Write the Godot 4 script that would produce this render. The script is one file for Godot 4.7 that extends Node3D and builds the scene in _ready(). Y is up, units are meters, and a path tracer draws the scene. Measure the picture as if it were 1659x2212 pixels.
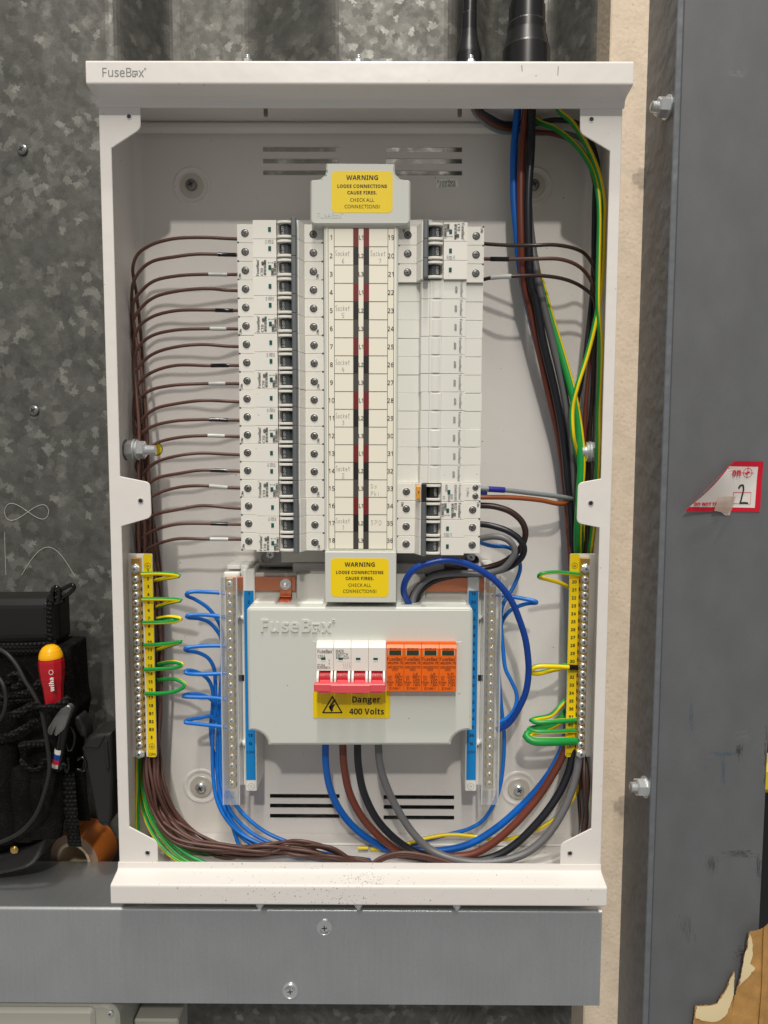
extends Node3D
# Open three-phase distribution board on a corrugated galvanised wall.
# World: metres, y up, z towards the camera; z = 0 is the front rim of the board.

const FOCAL := 1534.0
const EYE := Vector3(0, 0, 0.706)
var aim := Basis.from_euler(Vector3(-0.07991623, 0.00322509, 0.00328819))
var M := {}
var texts := {}
var used := {}
var rng := RandomNumberGenerator.new()

# ------------------------------------------------------------------ helpers
func at(x: float, y: float, z: float) -> Vector3:
	# the point of the plane at depth z that a survey reading (x, y) of the photograph gives
	var d := aim * Vector3((x - 829.5) / FOCAL, -(y - 1106.0) / FOCAL, -1.0)
	return EYE + d * ((z - EYE.z) / d.z)

func v3(a) -> Vector3:
	return at(a[0], a[1], a[2])

func numbered(called: String) -> String:
	var n: int = used.get(called, 0)
	used[called] = n + 1
	return called if n == 0 else "%s_%03d" % [called, n]

func thing(called: String, label: String, category: String, base := Vector3.ZERO, group := "") -> Node3D:
	var o := Node3D.new()
	o.name = numbered(called)
	add_child(o)
	o.position = base
	o.set_meta("label", label)
	o.set_meta("category", category)
	if group != "":
		o.set_meta("group", group)
	return o

func part(parent: Node3D, called: String, mesh: Mesh, mat: Material, local := false) -> MeshInstance3D:
	# meshes are made in world coordinates unless local is set
	var o := MeshInstance3D.new()
	o.name = called
	o.mesh = mesh
	o.material_override = mat
	parent.add_child(o, true)
	if not local:
		var p := Vector3.ZERO
		var n: Node = parent
		while n is Node3D and n != self:
			p += (n as Node3D).position
			n = n.get_parent()
		o.position = -p
	return o

func begin() -> SurfaceTool:
	var st := SurfaceTool.new()
	st.begin(Mesh.PRIMITIVE_TRIANGLES)
	return st

func tri(st: SurfaceTool, a: Vector3, b: Vector3, c: Vector3, outward: Vector3) -> void:
	var n := (b - a).cross(c - a)
	if n.length_squared() < 1e-20:
		return
	n = n.normalized()
	if n.dot(outward) < 0.0:
		n = -n
		var t := b
		b = c
		c = t
	for p in [a, c, b]:
		st.set_normal(n)
		st.set_uv(Vector2(p.x, p.y))
		st.add_vertex(p)

func quad(st: SurfaceTool, a: Vector3, b: Vector3, c: Vector3, d: Vector3, outward: Vector3) -> void:
	tri(st, a, b, c, outward)
	tri(st, a, c, d, outward)

func bbox(st: SurfaceTool, lo: Vector3, hi: Vector3, bev := 0.0, tf := Transform3D.IDENTITY) -> void:
	# a box with chamfered edges
	var c := (lo + hi) * 0.5
	var h := (hi - lo).abs() * 0.5
	bev = min(bev, min(h.x, min(h.y, h.z)) * 0.9)
	var ctr := tf * c
	if bev <= 0.0:
		for ax in 3:
			for s in [-1.0, 1.0]:
				var n := Vector3.ZERO
				n[ax] = s
				var u := Vector3.ZERO
				u[(ax + 1) % 3] = 1
				var w := Vector3.ZERO
				w[(ax + 2) % 3] = 1
				quad(st, tf * (c + (n - u - w) * h), tf * (c + (n + u - w) * h), tf * (c + (n + u + w) * h), tf * (c + (n - u + w) * h), tf.basis * n)
		return
	for ax in 3:
		var b := (ax + 1) % 3
		var d := (ax + 2) % 3
		for s in [-1.0, 1.0]:
			var q := []
			for k in [[-1, -1], [1, -1], [1, 1], [-1, 1]]:
				var p := Vector3.ZERO
				p[ax] = s * h[ax]
				p[b] = k[0] * (h[b] - bev)
				p[d] = k[1] * (h[d] - bev)
				q.append(tf * (c + p))
			var n := Vector3.ZERO
			n[ax] = s
			quad(st, q[0], q[1], q[2], q[3], tf.basis * n)
		for s1 in [-1.0, 1.0]:
			for s2 in [-1.0, 1.0]:
				var p1 := Vector3.ZERO
				p1[b] = s1 * h[b]
				p1[d] = s2 * (h[d] - bev)
				var p2 := Vector3.ZERO
				p2[b] = s1 * (h[b] - bev)
				p2[d] = s2 * h[d]
				var e := Vector3.ZERO
				e[ax] = h[ax] - bev
				var o := Vector3.ZERO
				o[b] = s1
				o[d] = s2
				quad(st, tf * (c + p1 - e), tf * (c + p1 + e), tf * (c + p2 + e), tf * (c + p2 - e), tf.basis * o)
	for sx in [-1.0, 1.0]:
		for sy in [-1.0, 1.0]:
			for sz in [-1.0, 1.0]:
				var s := Vector3(sx, sy, sz)
				tri(st, tf * (c + s * Vector3(h.x, h.y - bev, h.z - bev)), tf * (c + s * Vector3(h.x - bev, h.y, h.z - bev)), tf * (c + s * Vector3(h.x - bev, h.y - bev, h.z)), tf.basis * s)

func box_mesh(lo: Vector3, hi: Vector3, bev := 0.0) -> ArrayMesh:
	var st := begin()
	bbox(st, lo, hi, bev)
	return st.commit()

func rect3(x0: float, y0: float, x1: float, y1: float, z0: float, z1: float, bev := 0.0) -> ArrayMesh:
	# a box whose front face (at z1) covers that rectangle of the survey
	var a := at(x0, y0, z1)
	var b := at(x1, y1, z1)
	var c := at(x0, y1, z1)
	var d := at(x1, y0, z1)
	return box_mesh(Vector3((a.x + c.x) / 2, (b.y + c.y) / 2, z0), Vector3((b.x + d.x) / 2, (a.y + d.y) / 2, z1), bev)

func inset(pts: PackedVector2Array, by: float) -> PackedVector2Array:
	var out := PackedVector2Array()
	var n := pts.size()
	var turn := 0.0
	for i in n:
		turn += pts[i].cross(pts[(i + 1) % n])
	var s := 1.0 if turn > 0 else -1.0
	for i in n:
		var a := (pts[i] - pts[(i + n - 1) % n]).normalized()
		var b := (pts[(i + 1) % n] - pts[i]).normalized()
		var na := Vector2(-a.y, a.x) * s
		var nb := Vector2(-b.y, b.x) * s
		var m := (na + nb).normalized()
		var k: float = max(0.4, m.dot(na))
		out.append(pts[i] + m * by / k)
	return out

func prism(st: SurfaceTool, pts: PackedVector2Array, z0: float, z1: float, bev := 0.0, tf := Transform3D.IDENTITY, both := false) -> void:
	# a polygon drawn out along z, its edges at z1 (and z0) chamfered
	var rings := []
	if both and bev > 0.0:
		rings.append([inset(pts, bev), z0])
		rings.append([pts, z0 + bev])
	else:
		rings.append([pts, z0])
	if bev > 0.0:
		rings.append([pts, z1 - bev])
		rings.append([inset(pts, bev), z1])
	else:
		rings.append([pts, z1])
	var n := pts.size()
	var turn := 0.0
	for i in n:
		turn += pts[i].cross(pts[(i + 1) % n])
	var s := -1.0 if turn > 0 else 1.0
	for r in rings.size() - 1:
		var p: PackedVector2Array = rings[r][0]
		var q: PackedVector2Array = rings[r + 1][0]
		var za: float = rings[r][1]
		var zb: float = rings[r + 1][1]
		for i in n:
			var j := (i + 1) % n
			var e := pts[j] - pts[i]
			quad(st, tf * Vector3(p[i].x, p[i].y, za), tf * Vector3(p[j].x, p[j].y, za), tf * Vector3(q[j].x, q[j].y, zb), tf * Vector3(q[i].x, q[i].y, zb), tf.basis * Vector3(-e.y * s, e.x * s, 0))
	for cap in [[rings[0], -1.0], [rings[-1], 1.0]]:
		var p: PackedVector2Array = cap[0][0]
		var z: float = cap[0][1]
		var ids := Geometry2D.triangulate_polygon(p)
		for k in range(0, ids.size(), 3):
			var a := p[ids[k]]
			var b := p[ids[k + 1]]
			var c := p[ids[k + 2]]
			tri(st, tf * Vector3(a.x, a.y, z), tf * Vector3(b.x, b.y, z), tf * Vector3(c.x, c.y, z), tf.basis * Vector3(0, 0, cap[1]))

func prism_mesh(pts: PackedVector2Array, z0: float, z1: float, bev := 0.0) -> ArrayMesh:
	var st := begin()
	prism(st, pts, z0, z1, bev)
	return st.commit()

func poly(list: Array, z: float) -> PackedVector2Array:
	var out := PackedVector2Array()
	for p in list:
		var q := at(p[0], p[1], z)
		out.append(Vector2(q.x, q.y))
	return out

func rounded(lo: Vector2, hi: Vector2, r: float, n := 4) -> PackedVector2Array:
	var out := PackedVector2Array()
	for c in [[hi.x - r, hi.y - r, 0], [lo.x + r, hi.y - r, 1], [lo.x + r, lo.y + r, 2], [hi.x - r, lo.y + r, 3]]:
		for k in n + 1:
			var t: float = (c[2] + float(k) / n) * PI / 2
			out.append(Vector2(c[0] + cos(t) * r, c[1] + sin(t) * r))
	return out

func round_corners(pts: PackedVector2Array, radii: Array, n := 4) -> PackedVector2Array:
	var out := PackedVector2Array()
	var c := pts.size()
	for i in c:
		var r: float = radii[i] if i < radii.size() else 0.0
		if r <= 0.0:
			out.append(pts[i])
			continue
		var a := (pts[(i + c - 1) % c] - pts[i]).normalized()
		var b := (pts[(i + 1) % c] - pts[i]).normalized()
		var p := pts[i] + a * r
		var q := pts[i] + b * r
		for k in n + 1:
			var t := float(k) / n
			out.append(p.lerp(pts[i], t).lerp(pts[i].lerp(q, t), t))
	return out

func frame_of(axis: Vector3) -> Basis:
	var z := axis.normalized()
	var x := (Vector3.UP if abs(z.y) < 0.9 else Vector3.RIGHT).cross(z).normalized()
	return Basis(x, z.cross(x), z)

func lathe(st: SurfaceTool, prof: Array, o: Vector3, axis: Vector3, n := 20, flat := false, squash := Vector2(1, 1)) -> void:
	# profile of [radius, height] turned about axis through o
	var b := frame_of(axis)
	for i in prof.size() - 1:
		var r0: float = prof[i][0]
		var h0: float = prof[i][1]
		var r1: float = prof[i + 1][0]
		var h1: float = prof[i + 1][1]
		var slope := Vector2(h1 - h0, r0 - r1)
		if slope.length_squared() < 1e-16:
			continue
		slope = slope.normalized()
		for k in n:
			var t0 := TAU * k / n
			var t1 := TAU * (k + 1) / n
			var tm := (t0 + t1) / 2
			var quadp := []
			for e in [[r0, h0, t0], [r0, h0, t1], [r1, h1, t1], [r1, h1, t0]]:
				var tn: float = tm if flat else e[2]
				quadp.append([o + b * Vector3(cos(e[2]) * e[0] * squash.x, sin(e[2]) * e[0] * squash.y, e[1]), (b * Vector3(cos(tn) * slope.x, sin(tn) * slope.x, slope.y)).normalized()])
			for m in [0, 2, 1, 0, 3, 2]:
				st.set_normal(quadp[m][1])
				st.set_uv(Vector2(0, 0))
				st.add_vertex(quadp[m][0])

func lathe_mesh(prof: Array, o: Vector3, axis: Vector3, n := 20, flat := false) -> ArrayMesh:
	var st := begin()
	lathe(st, prof, o, axis, n, flat)
	return st.commit()

func spline(pts: Array, step := 0.004) -> PackedVector3Array:
	# centripetal Catmull-Rom through the points
	var out := PackedVector3Array()
	var n := pts.size()
	for i in n - 1:
		var p1: Vector3 = pts[i]
		var p2: Vector3 = pts[i + 1]
		var p0: Vector3 = pts[i - 1] if i > 0 else p1 * 2.0 - p2
		var p3: Vector3 = pts[i + 2] if i + 2 < n else p2 * 2.0 - p1
		var t1: float = max(1e-4, sqrt(p0.distance_to(p1)))
		var t2: float = t1 + max(1e-4, sqrt(p1.distance_to(p2)))
		var t3: float = t2 + max(1e-4, sqrt(p2.distance_to(p3)))
		var k: int = clampi(int(p1.distance_to(p2) / step) + 1, 2, 40)
		for j in k:
			var t: float = lerpf(t1, t2, float(j) / k)
			var a1 := p0 * ((t1 - t) / t1) + p1 * (t / t1)
			var a2 := p1 * ((t2 - t) / (t2 - t1)) + p2 * ((t - t1) / (t2 - t1))
			var a3 := p2 * ((t3 - t) / (t3 - t2)) + p3 * ((t - t2) / (t3 - t2))
			var b1 := a1 * ((t2 - t) / t2) + a2 * (t / t2)
			var b2 := a2 * ((t3 - t) / (t3 - t1)) + a3 * ((t - t1) / (t3 - t1))
			out.append(b1 * ((t2 - t) / (t2 - t1)) + b2 * ((t - t1) / (t2 - t1)))
	out.append(pts[n - 1])
	return out

func sweep(st: SurfaceTool, c: PackedVector3Array, r: float, n := 10, twist := 0.0, flat := 1.0, phase := 0.0) -> void:
	# a tube along the curve; u runs round it, v along it in metres
	var m := c.size()
	var up := Vector3.ZERO
	var rows := []
	var run := 0.0
	for i in m:
		var d := (c[min(i + 1, m - 1)] - c[max(i - 1, 0)]).normalized()
		if up == Vector3.ZERO:
			up = Vector3(0, 0, 1) if abs(d.z) < 0.9 else Vector3.UP
		up = (up - d * up.dot(d)).normalized()
		var side := d.cross(up)
		if i > 0:
			run += c[i].distance_to(c[i - 1])
		var row := []
		for k in n + 1:
			var t := TAU * k / n + twist * run + phase
			var nn := up * cos(t) + side * sin(t)
			row.append([c[i] + (up * cos(t) * flat + side * sin(t)) * r, nn, Vector2(float(k) / n, run * 20.0)])
		rows.append(row)
	for i in m - 1:
		for k in n:
			for e in [rows[i][k], rows[i + 1][k], rows[i + 1][k + 1], rows[i][k], rows[i + 1][k + 1], rows[i][k + 1]]:
				st.set_normal(e[1])
				st.set_uv(e[2])
				st.add_vertex(e[0])
	for e in [[0, -1.0], [m - 1, 1.0]]:
		var i: int = e[0]
		var d := (c[min(i + 1, m - 1)] - c[max(i - 1, 0)]).normalized() * float(e[1])
		for k in range(1, n - 1):
			tri(st, rows[i][0][0], rows[i][k][0], rows[i][k + 1][0], d)

func wire_mesh(pts: Array, r: float, n := 10, twist := 0.0, phase := 0.0) -> ArrayMesh:
	var world := []
	for p in pts:
		world.append(v3(p) if p is Array else p)
	var st := begin()
	sweep(st, spline(world), r, n, twist, 1.0, phase)
	return st.commit()

func strokes(lines: Array, r: float, flat := 0.35) -> ArrayMesh:
	# thin drawn lines (pen, chalk, print) of world points
	var st := begin()
	for l in lines:
		var c := PackedVector3Array(l)
		sweep(st, c, r, 5, 0.0, flat)
	return st.commit()

func txt(parent: Node3D, s: String, where: Vector3, cap: float, mat: Material, width := 0.0, bold := false, turn := 0.0, called := "lettering", depth := 0.00025) -> MeshInstance3D:
	# where is the middle of the text in the parent's coordinates
	var key := "%s|%f|%s|%f" % [s, cap, bold, depth]
	if not texts.has(key):
		var f := SystemFont.new()
		f.font_names = PackedStringArray(["Droid Sans"])
		f.font_weight = 700 if bold else 400
		var t := TextMesh.new()
		t.text = s
		t.font = f
		t.font_size = 32
		t.pixel_size = cap / (0.714 * 32.0)
		t.depth = depth
		t.curve_step = 2.0
		texts[key] = t
	var mesh: TextMesh = texts[key]
	var o := MeshInstance3D.new()
	o.name = called
	o.mesh = mesh
	o.material_override = mat
	parent.add_child(o, true)
	var box := mesh.get_aabb()
	var k := width / box.size.x if width > 0.0 else 1.0
	var b := Basis(Vector3(0, 0, 1), turn) * Basis.from_scale(Vector3(k, 1, 1))
	var c := box.position + box.size / 2
	c.z = 0
	o.transform = Transform3D(b, where - b * c)
	return o

func logo_mesh(cap: float, depth := 0.00025, mark := true) -> ArrayMesh:
	# the maker's word: letters round a square, broken letter o, and the small ring after it
	var key := "logo|%f|%f|%s" % [cap, depth, mark]
	if texts.has(key):
		return texts[key]
	var whole := begin()
	var st := begin()
	var f := SystemFont.new()
	f.font_names = PackedStringArray(["Droid Sans"])
	f.font_weight = 700 if cap > 0.01 else 400
	var x := 0.0
	var words := []
	for s in ["FuseB", "", "x"]:
		if s == "":
			var w := cap * 0.66
			var h := cap * 0.74
			var b := cap * 0.12
			for e in [[0, 0, w * 0.62, b], [0, b, b, h * 0.8], [0, h - b, w, h], [w - b, h * 0.2, w, h - b], [w * 0.3, h * 0.42, w - b, h * 0.42 + b * 0.8], [w * 0.48, b, w * 0.48 + b, h * 0.42]]:
				bbox(st, Vector3(x + e[0], e[1], -depth / 2), Vector3(x + e[2], e[3], depth / 2))
			x += w + cap * 0.09
			continue
		var t := TextMesh.new()
		t.text = s
		t.font = f
		t.font_size = 32
		t.pixel_size = cap / (0.714 * 32.0)
		t.depth = depth
		t.curve_step = 2.0
		var box := t.get_aabb()
		words.append([t, Vector3(x - box.position.x, -box.position.y, 0)])
		x += box.size.x + cap * 0.09
	if mark:
		lathe(st, [[cap * 0.13, -depth / 2], [cap * 0.13, depth / 2], [cap * 0.08, depth / 2], [cap * 0.08, -depth / 2]], Vector3(x + cap * 0.08, cap * 0.95, 0), Vector3(0, 0, 1), 10)
		x += cap * 0.2
	var off := Vector3(-x / 2, -cap / 2, 0)
	for w in words:
		whole.append_from(w[0], 0, Transform3D(Basis.IDENTITY, w[1] + off))
	st.index()
	whole.append_from(st.commit(), 0, Transform3D(Basis.IDENTITY, off))
	var mesh := whole.commit()
	texts[key] = mesh
	return mesh

func logo(parent: Node3D, where: Vector3, cap: float, mat: Material, width: float, turn := 0.0, depth := 0.00025) -> MeshInstance3D:
	var mesh := logo_mesh(cap, depth)
	var o := part(parent, "lettering", mesh, mat, true)
	var k := width / mesh.get_aabb().size.x
	o.transform = Transform3D(Basis(Vector3(0, 0, 1), turn) * Basis.from_scale(Vector3(k, 1, 1)), where)
	return o

func loc(parent: Node3D, p: Vector3) -> Vector3:
	return p - parent.position

# ------------------------------------------------------------------ materials
func mat(key: String, c: Color, rough := 0.5, metal := 0.0) -> StandardMaterial3D:
	var m := StandardMaterial3D.new()
	m.albedo_color = c
	m.roughness = rough
	m.metallic = metal
	m.resource_name = key
	M[key] = m
	return m

func noise_bytes(size: int, freq: float, seed_: int, type := FastNoiseLite.TYPE_SIMPLEX_SMOOTH, octaves := 3, warp := 0.0, cell := FastNoiseLite.RETURN_CELL_VALUE) -> PackedByteArray:
	var n := FastNoiseLite.new()
	n.seed = seed_
	n.noise_type = type
	n.frequency = freq
	n.fractal_octaves = octaves
	if type == FastNoiseLite.TYPE_CELLULAR:
		n.fractal_type = FastNoiseLite.FRACTAL_NONE
		n.cellular_return_type = cell
		n.cellular_jitter = 1.0
	if warp > 0.0:
		n.domain_warp_enabled = true
		n.domain_warp_amplitude = warp
		n.domain_warp_frequency = freq * 1.7
		n.domain_warp_fractal_octaves = 2
	var im := n.get_seamless_image(size, size)
	im.convert(Image.FORMAT_L8)
	return im.get_data()

func tex(size_x: int, size_y: int, data: PackedByteArray) -> ImageTexture:
	return ImageTexture.create_from_image(Image.create_from_data(size_x, size_y, false, Image.FORMAT_RGB8, data))

func normal_tex(size: int, freq: float, seed_: int, strength: float) -> ImageTexture:
	var im := Image.create_from_data(size, size, false, Image.FORMAT_L8, noise_bytes(size, freq, seed_))
	im.convert(Image.FORMAT_RGBA8)
	im.bump_map_to_normal_map(strength)
	return ImageTexture.create_from_image(im)

func tri_planar(m: StandardMaterial3D, per_metre: float) -> void:
	m.uv1_triplanar = true
	m.uv1_world_triplanar = true
	m.uv1_scale = Vector3.ONE * per_metre

func shades(stops: Array, t: float) -> Color:
	for i in stops.size() - 1:
		if t <= stops[i + 1][0]:
			return (stops[i][1] as Color).lerp(stops[i + 1][1], clampf((t - stops[i][0]) / (stops[i + 1][0] - stops[i][0]), 0, 1))
	return stops[-1][1]

func speckled(size: int, base: Color, dark: Color, dots: int, seed_: int, clusters := 0) -> ImageTexture:
	# paint with grains of dirt lying on it
	var im := Image.create(size, size, false, Image.FORMAT_RGB8)
	im.fill(base)
	var g := RandomNumberGenerator.new()
	g.seed = seed_
	var cs := []
	for k in clusters:
		cs.append([Vector2(g.randf(), g.randf()) * size, g.randf_range(0.02, 0.1) * size])
	for k in dots:
		var p := Vector2(g.randf(), g.randf()) * size
		if cs.size() > 0 and g.randf() < 0.8:
			var c: Array = cs[g.randi() % cs.size()]
			p = c[0] + Vector2(g.randfn(), g.randfn() * 0.5) * c[1]
		var w := 1 + int(g.randf() < 0.3) + int(g.randf() < 0.08)
		var h := 1 + int(g.randf() < 0.25)
		var col := base.lerp(dark, g.randf_range(0.25, 1.0))
		for i in w:
			for j in h:
				im.set_pixel(posmod(int(p.x) + i, size), posmod(int(p.y) + j, size), col)
	return ImageTexture.create_from_image(im)

func make_materials() -> void:
	var peel := normal_tex(256, 0.06, 11, 3.0)
	var grain := normal_tex(512, 0.05, 5, 6.0)
	# painted steel of the board
	var m := mat("board_paint", Color.WHITE, 0.38)
	m.albedo_texture = speckled(1024, Color8(229, 225, 221), Color8(90, 82, 72), 160, 3)
	m.normal_enabled = true
	m.normal_texture = peel
	m.normal_scale = 0.04
	tri_planar(m, 2.0)
	m = mat("sill_paint", Color.WHITE, 0.42)
	m.albedo_texture = speckled(1024, Color8(229, 225, 221), Color8(60, 52, 42), 3200, 9, 16)
	m.normal_enabled = true
	m.normal_texture = peel
	m.normal_scale = 0.04
	tri_planar(m, 2.0)
	m = mat("module_white", Color.WHITE, 0.42)
	m.albedo_texture = speckled(512, Color8(231, 229, 222), Color8(140, 132, 118), 90, 21)
	tri_planar(m, 4.0)
	m = mat("blank_white", Color.WHITE, 0.45)
	m.albedo_texture = speckled(512, Color8(225, 225, 218), Color8(150, 146, 134), 40, 22)
	tri_planar(m, 4.0)
	m = mat("cover_grey", Color.WHITE, 0.45)
	m.albedo_texture = speckled(512, Color8(208, 211, 204), Color8(120, 116, 104), 40, 23)
	tri_planar(m, 4.0)
	mat("rail_grey", Color8(196, 194, 188), 0.5)
	mat("tray_grey", Color8(176, 174, 170), 0.5)
	mat("clip_white", Color8(228, 228, 224), 0.45)
	mat("toggle_grey", Color8(72, 76, 80), 0.4)
	mat("bar_grey", Color8(98, 103, 106), 0.42)
	mat("black_plastic", Color8(24, 24, 26), 0.4)
	mat("amber", Color8(236, 160, 20), 0.4)
	mat("indicator_green", Color8(10, 84, 76), 0.3)
	mat("window_dark", Color8(44, 58, 38), 0.2)
	mat("ink", Color8(28, 28, 30), 0.6)
	mat("ink_grey", Color8(134, 136, 136), 0.6)
	mat("pen", Color8(104, 106, 124), 0.7)
	mat("white_ink", Color8(226, 226, 222), 0.5)
	mat("red_plastic", Color8(196, 26, 40), 0.35)
	mat("pink_plastic", Color8(226, 84, 92), 0.4)
	mat("orange_plastic", Color8(240, 106, 14), 0.4)
	mat("orange_ink", Color8(64, 22, 8), 0.6)
	mat("warning_yellow", Color8(246, 214, 8), 0.42)
	mat("sticker_yellow", Color8(236, 204, 0), 0.3)
	mat("paper_white", Color8(250, 248, 244), 0.5)
	mat("cream_paper", Color8(241, 236, 220), 0.6)
	mat("band_red", Color8(112, 20, 28), 0.5)
	mat("band_black", Color8(18, 18, 20), 0.5)
	mat("band_grey", Color8(68, 66, 62), 0.5)
	mat("label_blue", Color8(0, 128, 200), 0.4)
	mat("copper", Color8(206, 132, 100), 0.34, 0.8)
	mat("brass", Color8(206, 172, 104), 0.34, 0.85)
	mat("zinc", Color8(216, 220, 222), 0.3, 0.7)
	mat("steel_dark", Color8(134, 134, 132), 0.36, 0.7)
	mat("recess_shade", Color8(32, 32, 34), 0.5)  # near black painted in for the shade inside slots, holes and wells
	mat("zinc_plain", Color8(206, 200, 190), 0.4, 0.2)
	m = mat("clear_plastic", Color(0.93, 0.95, 0.95, 0.09), 0.05)
	m.transparency = BaseMaterial3D.TRANSPARENCY_ALPHA
	m = mat("edge_highlight", Color(0.92, 0.94, 0.94, 0.4), 0.05)  # whitish tint painting the highlight along clear plastic edges
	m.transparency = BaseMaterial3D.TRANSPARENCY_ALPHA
	# cable insulation
	for e in [["wire_brown", Color8(92, 62, 54), 0.45], ["cable_brown", Color8(112, 56, 42), 0.4], ["wire_orange_brown", Color8(150, 78, 36), 0.42], ["wire_dark_brown", Color8(58, 40, 36), 0.35], ["wire_blue", Color8(20, 116, 210), 0.38], ["cable_blue", Color8(0, 96, 190), 0.35], ["cable_dark_blue", Color8(8, 62, 150), 0.32], ["cable_black", Color8(26, 28, 36), 0.35], ["wire_black", Color8(30, 32, 40), 0.4], ["cable_grey", Color8(104, 104, 106), 0.4], ["wire_grey", Color8(126, 134, 138), 0.42], ["sleeve_black", Color8(14, 14, 15), 0.18], ["sleeve_white", Color8(196, 198, 196), 0.32], ["sleeve_blue", Color8(36, 38, 140), 0.35], ["shrink_black", Color8(22, 22, 24), 0.34]]:
		mat(e[0], e[1], e[2])
	var gy := PackedByteArray()
	for k in 64:
		var col := Color8(250, 218, 14) if (k > 7 and k < 37) else Color8(24, 150, 66)
		for q in [col.r8, col.g8, col.b8]:
			gy.append(q)
	m = mat("wire_earth", Color.WHITE, 0.38)
	m.albedo_texture = tex(64, 1, gy)
	# galvanised sheet with its spangle
	var size := 1024
	var a := noise_bytes(size, 0.066, 4, FastNoiseLite.TYPE_CELLULAR, 1, 14.0)
	var b := noise_bytes(size, 0.04, 8, FastNoiseLite.TYPE_CELLULAR, 1, 22.0)
	var c := noise_bytes(size, 0.008, 15)
	var d := noise_bytes(size, 0.22, 16)
	var px := PackedByteArray()
	px.resize(size * size * 3)
	var rough := PackedByteArray()
	rough.resize(size * size * 3)
	for i in size * size:
		var t := a[i] / 255.0
		var w := b[i] / 255.0
		var v := 0.372 + 0.075 * (t - 0.5) + 0.05 * (w - 0.5) + 0.05 * (c[i] / 255.0 - 0.5) + 0.07 * (d[i] / 255.0 - 0.5)
		if t > 0.93:
			v += 0.10
		elif t > 0.84:
			v += 0.03
		elif w > 0.93:
			v += 0.05
		px[i * 3] = int(clampf(v * 1.0, 0, 1) * 255)
		px[i * 3 + 1] = int(clampf(v * 0.995, 0, 1) * 255)
		px[i * 3 + 2] = int(clampf(v * 0.955, 0, 1) * 255)
		var r := int(clampf(0.5 + 0.16 * (w - 0.5) - 0.14 * (t - 0.5), 0, 1) * 255)
		rough[i * 3] = r
		rough[i * 3 + 1] = r
		rough[i * 3 + 2] = r
	m = mat("galvanised", Color.WHITE, 1.0, 0.35)
	m.albedo_texture = tex(size, size, px)
	m.roughness_texture = tex(size, size, rough)
	m.normal_enabled = true
	m.normal_texture = peel
	m.normal_scale = 0.1
	tri_planar(m, 1.9)
	# smooth zinc-coated trunking with fine drawing lines
	var e1 := noise_bytes(512, 0.006, 31)
	var e2 := noise_bytes(512, 0.12, 32)
	px = PackedByteArray()
	px.resize(512 * 512 * 3)
	for y in 512:
		for x in 512:
			var i := y * 512 + x
			var v: float = 0.80 + 0.03 * (e1[i] / 255.0 - 0.5) + 0.022 * (e2[((y / 24) % 512) * 512 + x] / 255.0 - 0.5) + 0.03 * (e2[i] / 255.0 - 0.5)
			px[i * 3] = int(v * 0.98 * 255)
			px[i * 3 + 1] = int(v * 1.0 * 255)
			px[i * 3 + 2] = int(v * 1.015 * 255)
	m = mat("trunking_zinc", Color.WHITE, 0.36, 0.85)
	m.albedo_texture = tex(512, 512, px)
	tri_planar(m, 4.0)
	# plaster, paint, rubber, webbing
	m = mat("plaster", Color.WHITE, 0.85)
	var p1 := noise_bytes(512, 0.012, 51)
	var p2 := noise_bytes(512, 0.09, 52)
	px = PackedByteArray()
	px.resize(512 * 512 * 3)
	for i in 512 * 512:
		var v := 0.88 + 0.07 * (p1[i] / 255.0 - 0.5) + 0.05 * (p2[i] / 255.0 - 0.5)
		if p2[i] < 38:
			v -= 0.12
		px[i * 3] = int(v * 255)
		px[i * 3 + 1] = int(v * 0.925 * 255)
		px[i * 3 + 2] = int(v * 0.83 * 255)
	m.albedo_texture = tex(512, 512, px)
	m.normal_enabled = true
	m.normal_texture = grain
	m.normal_scale = 0.1
	tri_planar(m, 5.0)
	m = mat("column_paint", Color.WHITE, 0.5)
	m.albedo_texture = speckled(1024, Color8(104, 108, 114), Color8(52, 50, 50), 500, 61)
	m.normal_enabled = true
	m.normal_texture = peel
	m.normal_scale = 0.25
	tri_planar(m, 2.0)
	mat("bag_leather", Color8(20, 19, 19), 0.45)
	m = mat("bag_cloth", Color.WHITE, 0.9)
	m.metallic_specular = 0.2
	px = PackedByteArray()
	px.resize(512 * 512 * 3)
	for i in 512 * 512:
		var lint := clampf((p1[i] / 255.0 - 0.55) * 1.6, 0, 1) * clampf(p2[i] / 255.0, 0, 1)
		var v := 0.085 + 0.16 * lint + 0.03 * (p2[i] / 255.0 - 0.5)
		px[i * 3] = int(v * 255)
		px[i * 3 + 1] = int(v * 0.97 * 255)
		px[i * 3 + 2] = int(v * 0.94 * 255)
	m.albedo_texture = tex(512, 512, px)
	m.normal_enabled = true
	m.normal_texture = grain
	m.normal_scale = 1.6
	tri_planar(m, 14.0)
	m = mat("webbing", Color.WHITE, 0.9)
	m.metallic_specular = 0.25
	px = PackedByteArray()
	px.resize(64 * 64 * 3)
	var bump := Image.create(64, 64, false, Image.FORMAT_RGBA8)
	for y in 64:
		for x in 64:
			var s: float = abs(sin(x * PI / 8.0 + (PI / 2 if (y / 8) % 2 == 0 else 0.0))) * abs(sin(y * PI / 8.0))
			var v := 0.055 + 0.17 * s
			bump.set_pixel(x, y, Color(s, s, s))
			for q in 3:
				px[(y * 64 + x) * 3 + q] = int(v * 255)
	m.albedo_texture = tex(64, 64, px)
	bump.bump_map_to_normal_map(6.0)
	m.normal_enabled = true
	m.normal_texture = ImageTexture.create_from_image(bump)
	tri_planar(m, 26.0)
	mat("rubber", Color8(30, 30, 30), 0.55)
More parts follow.
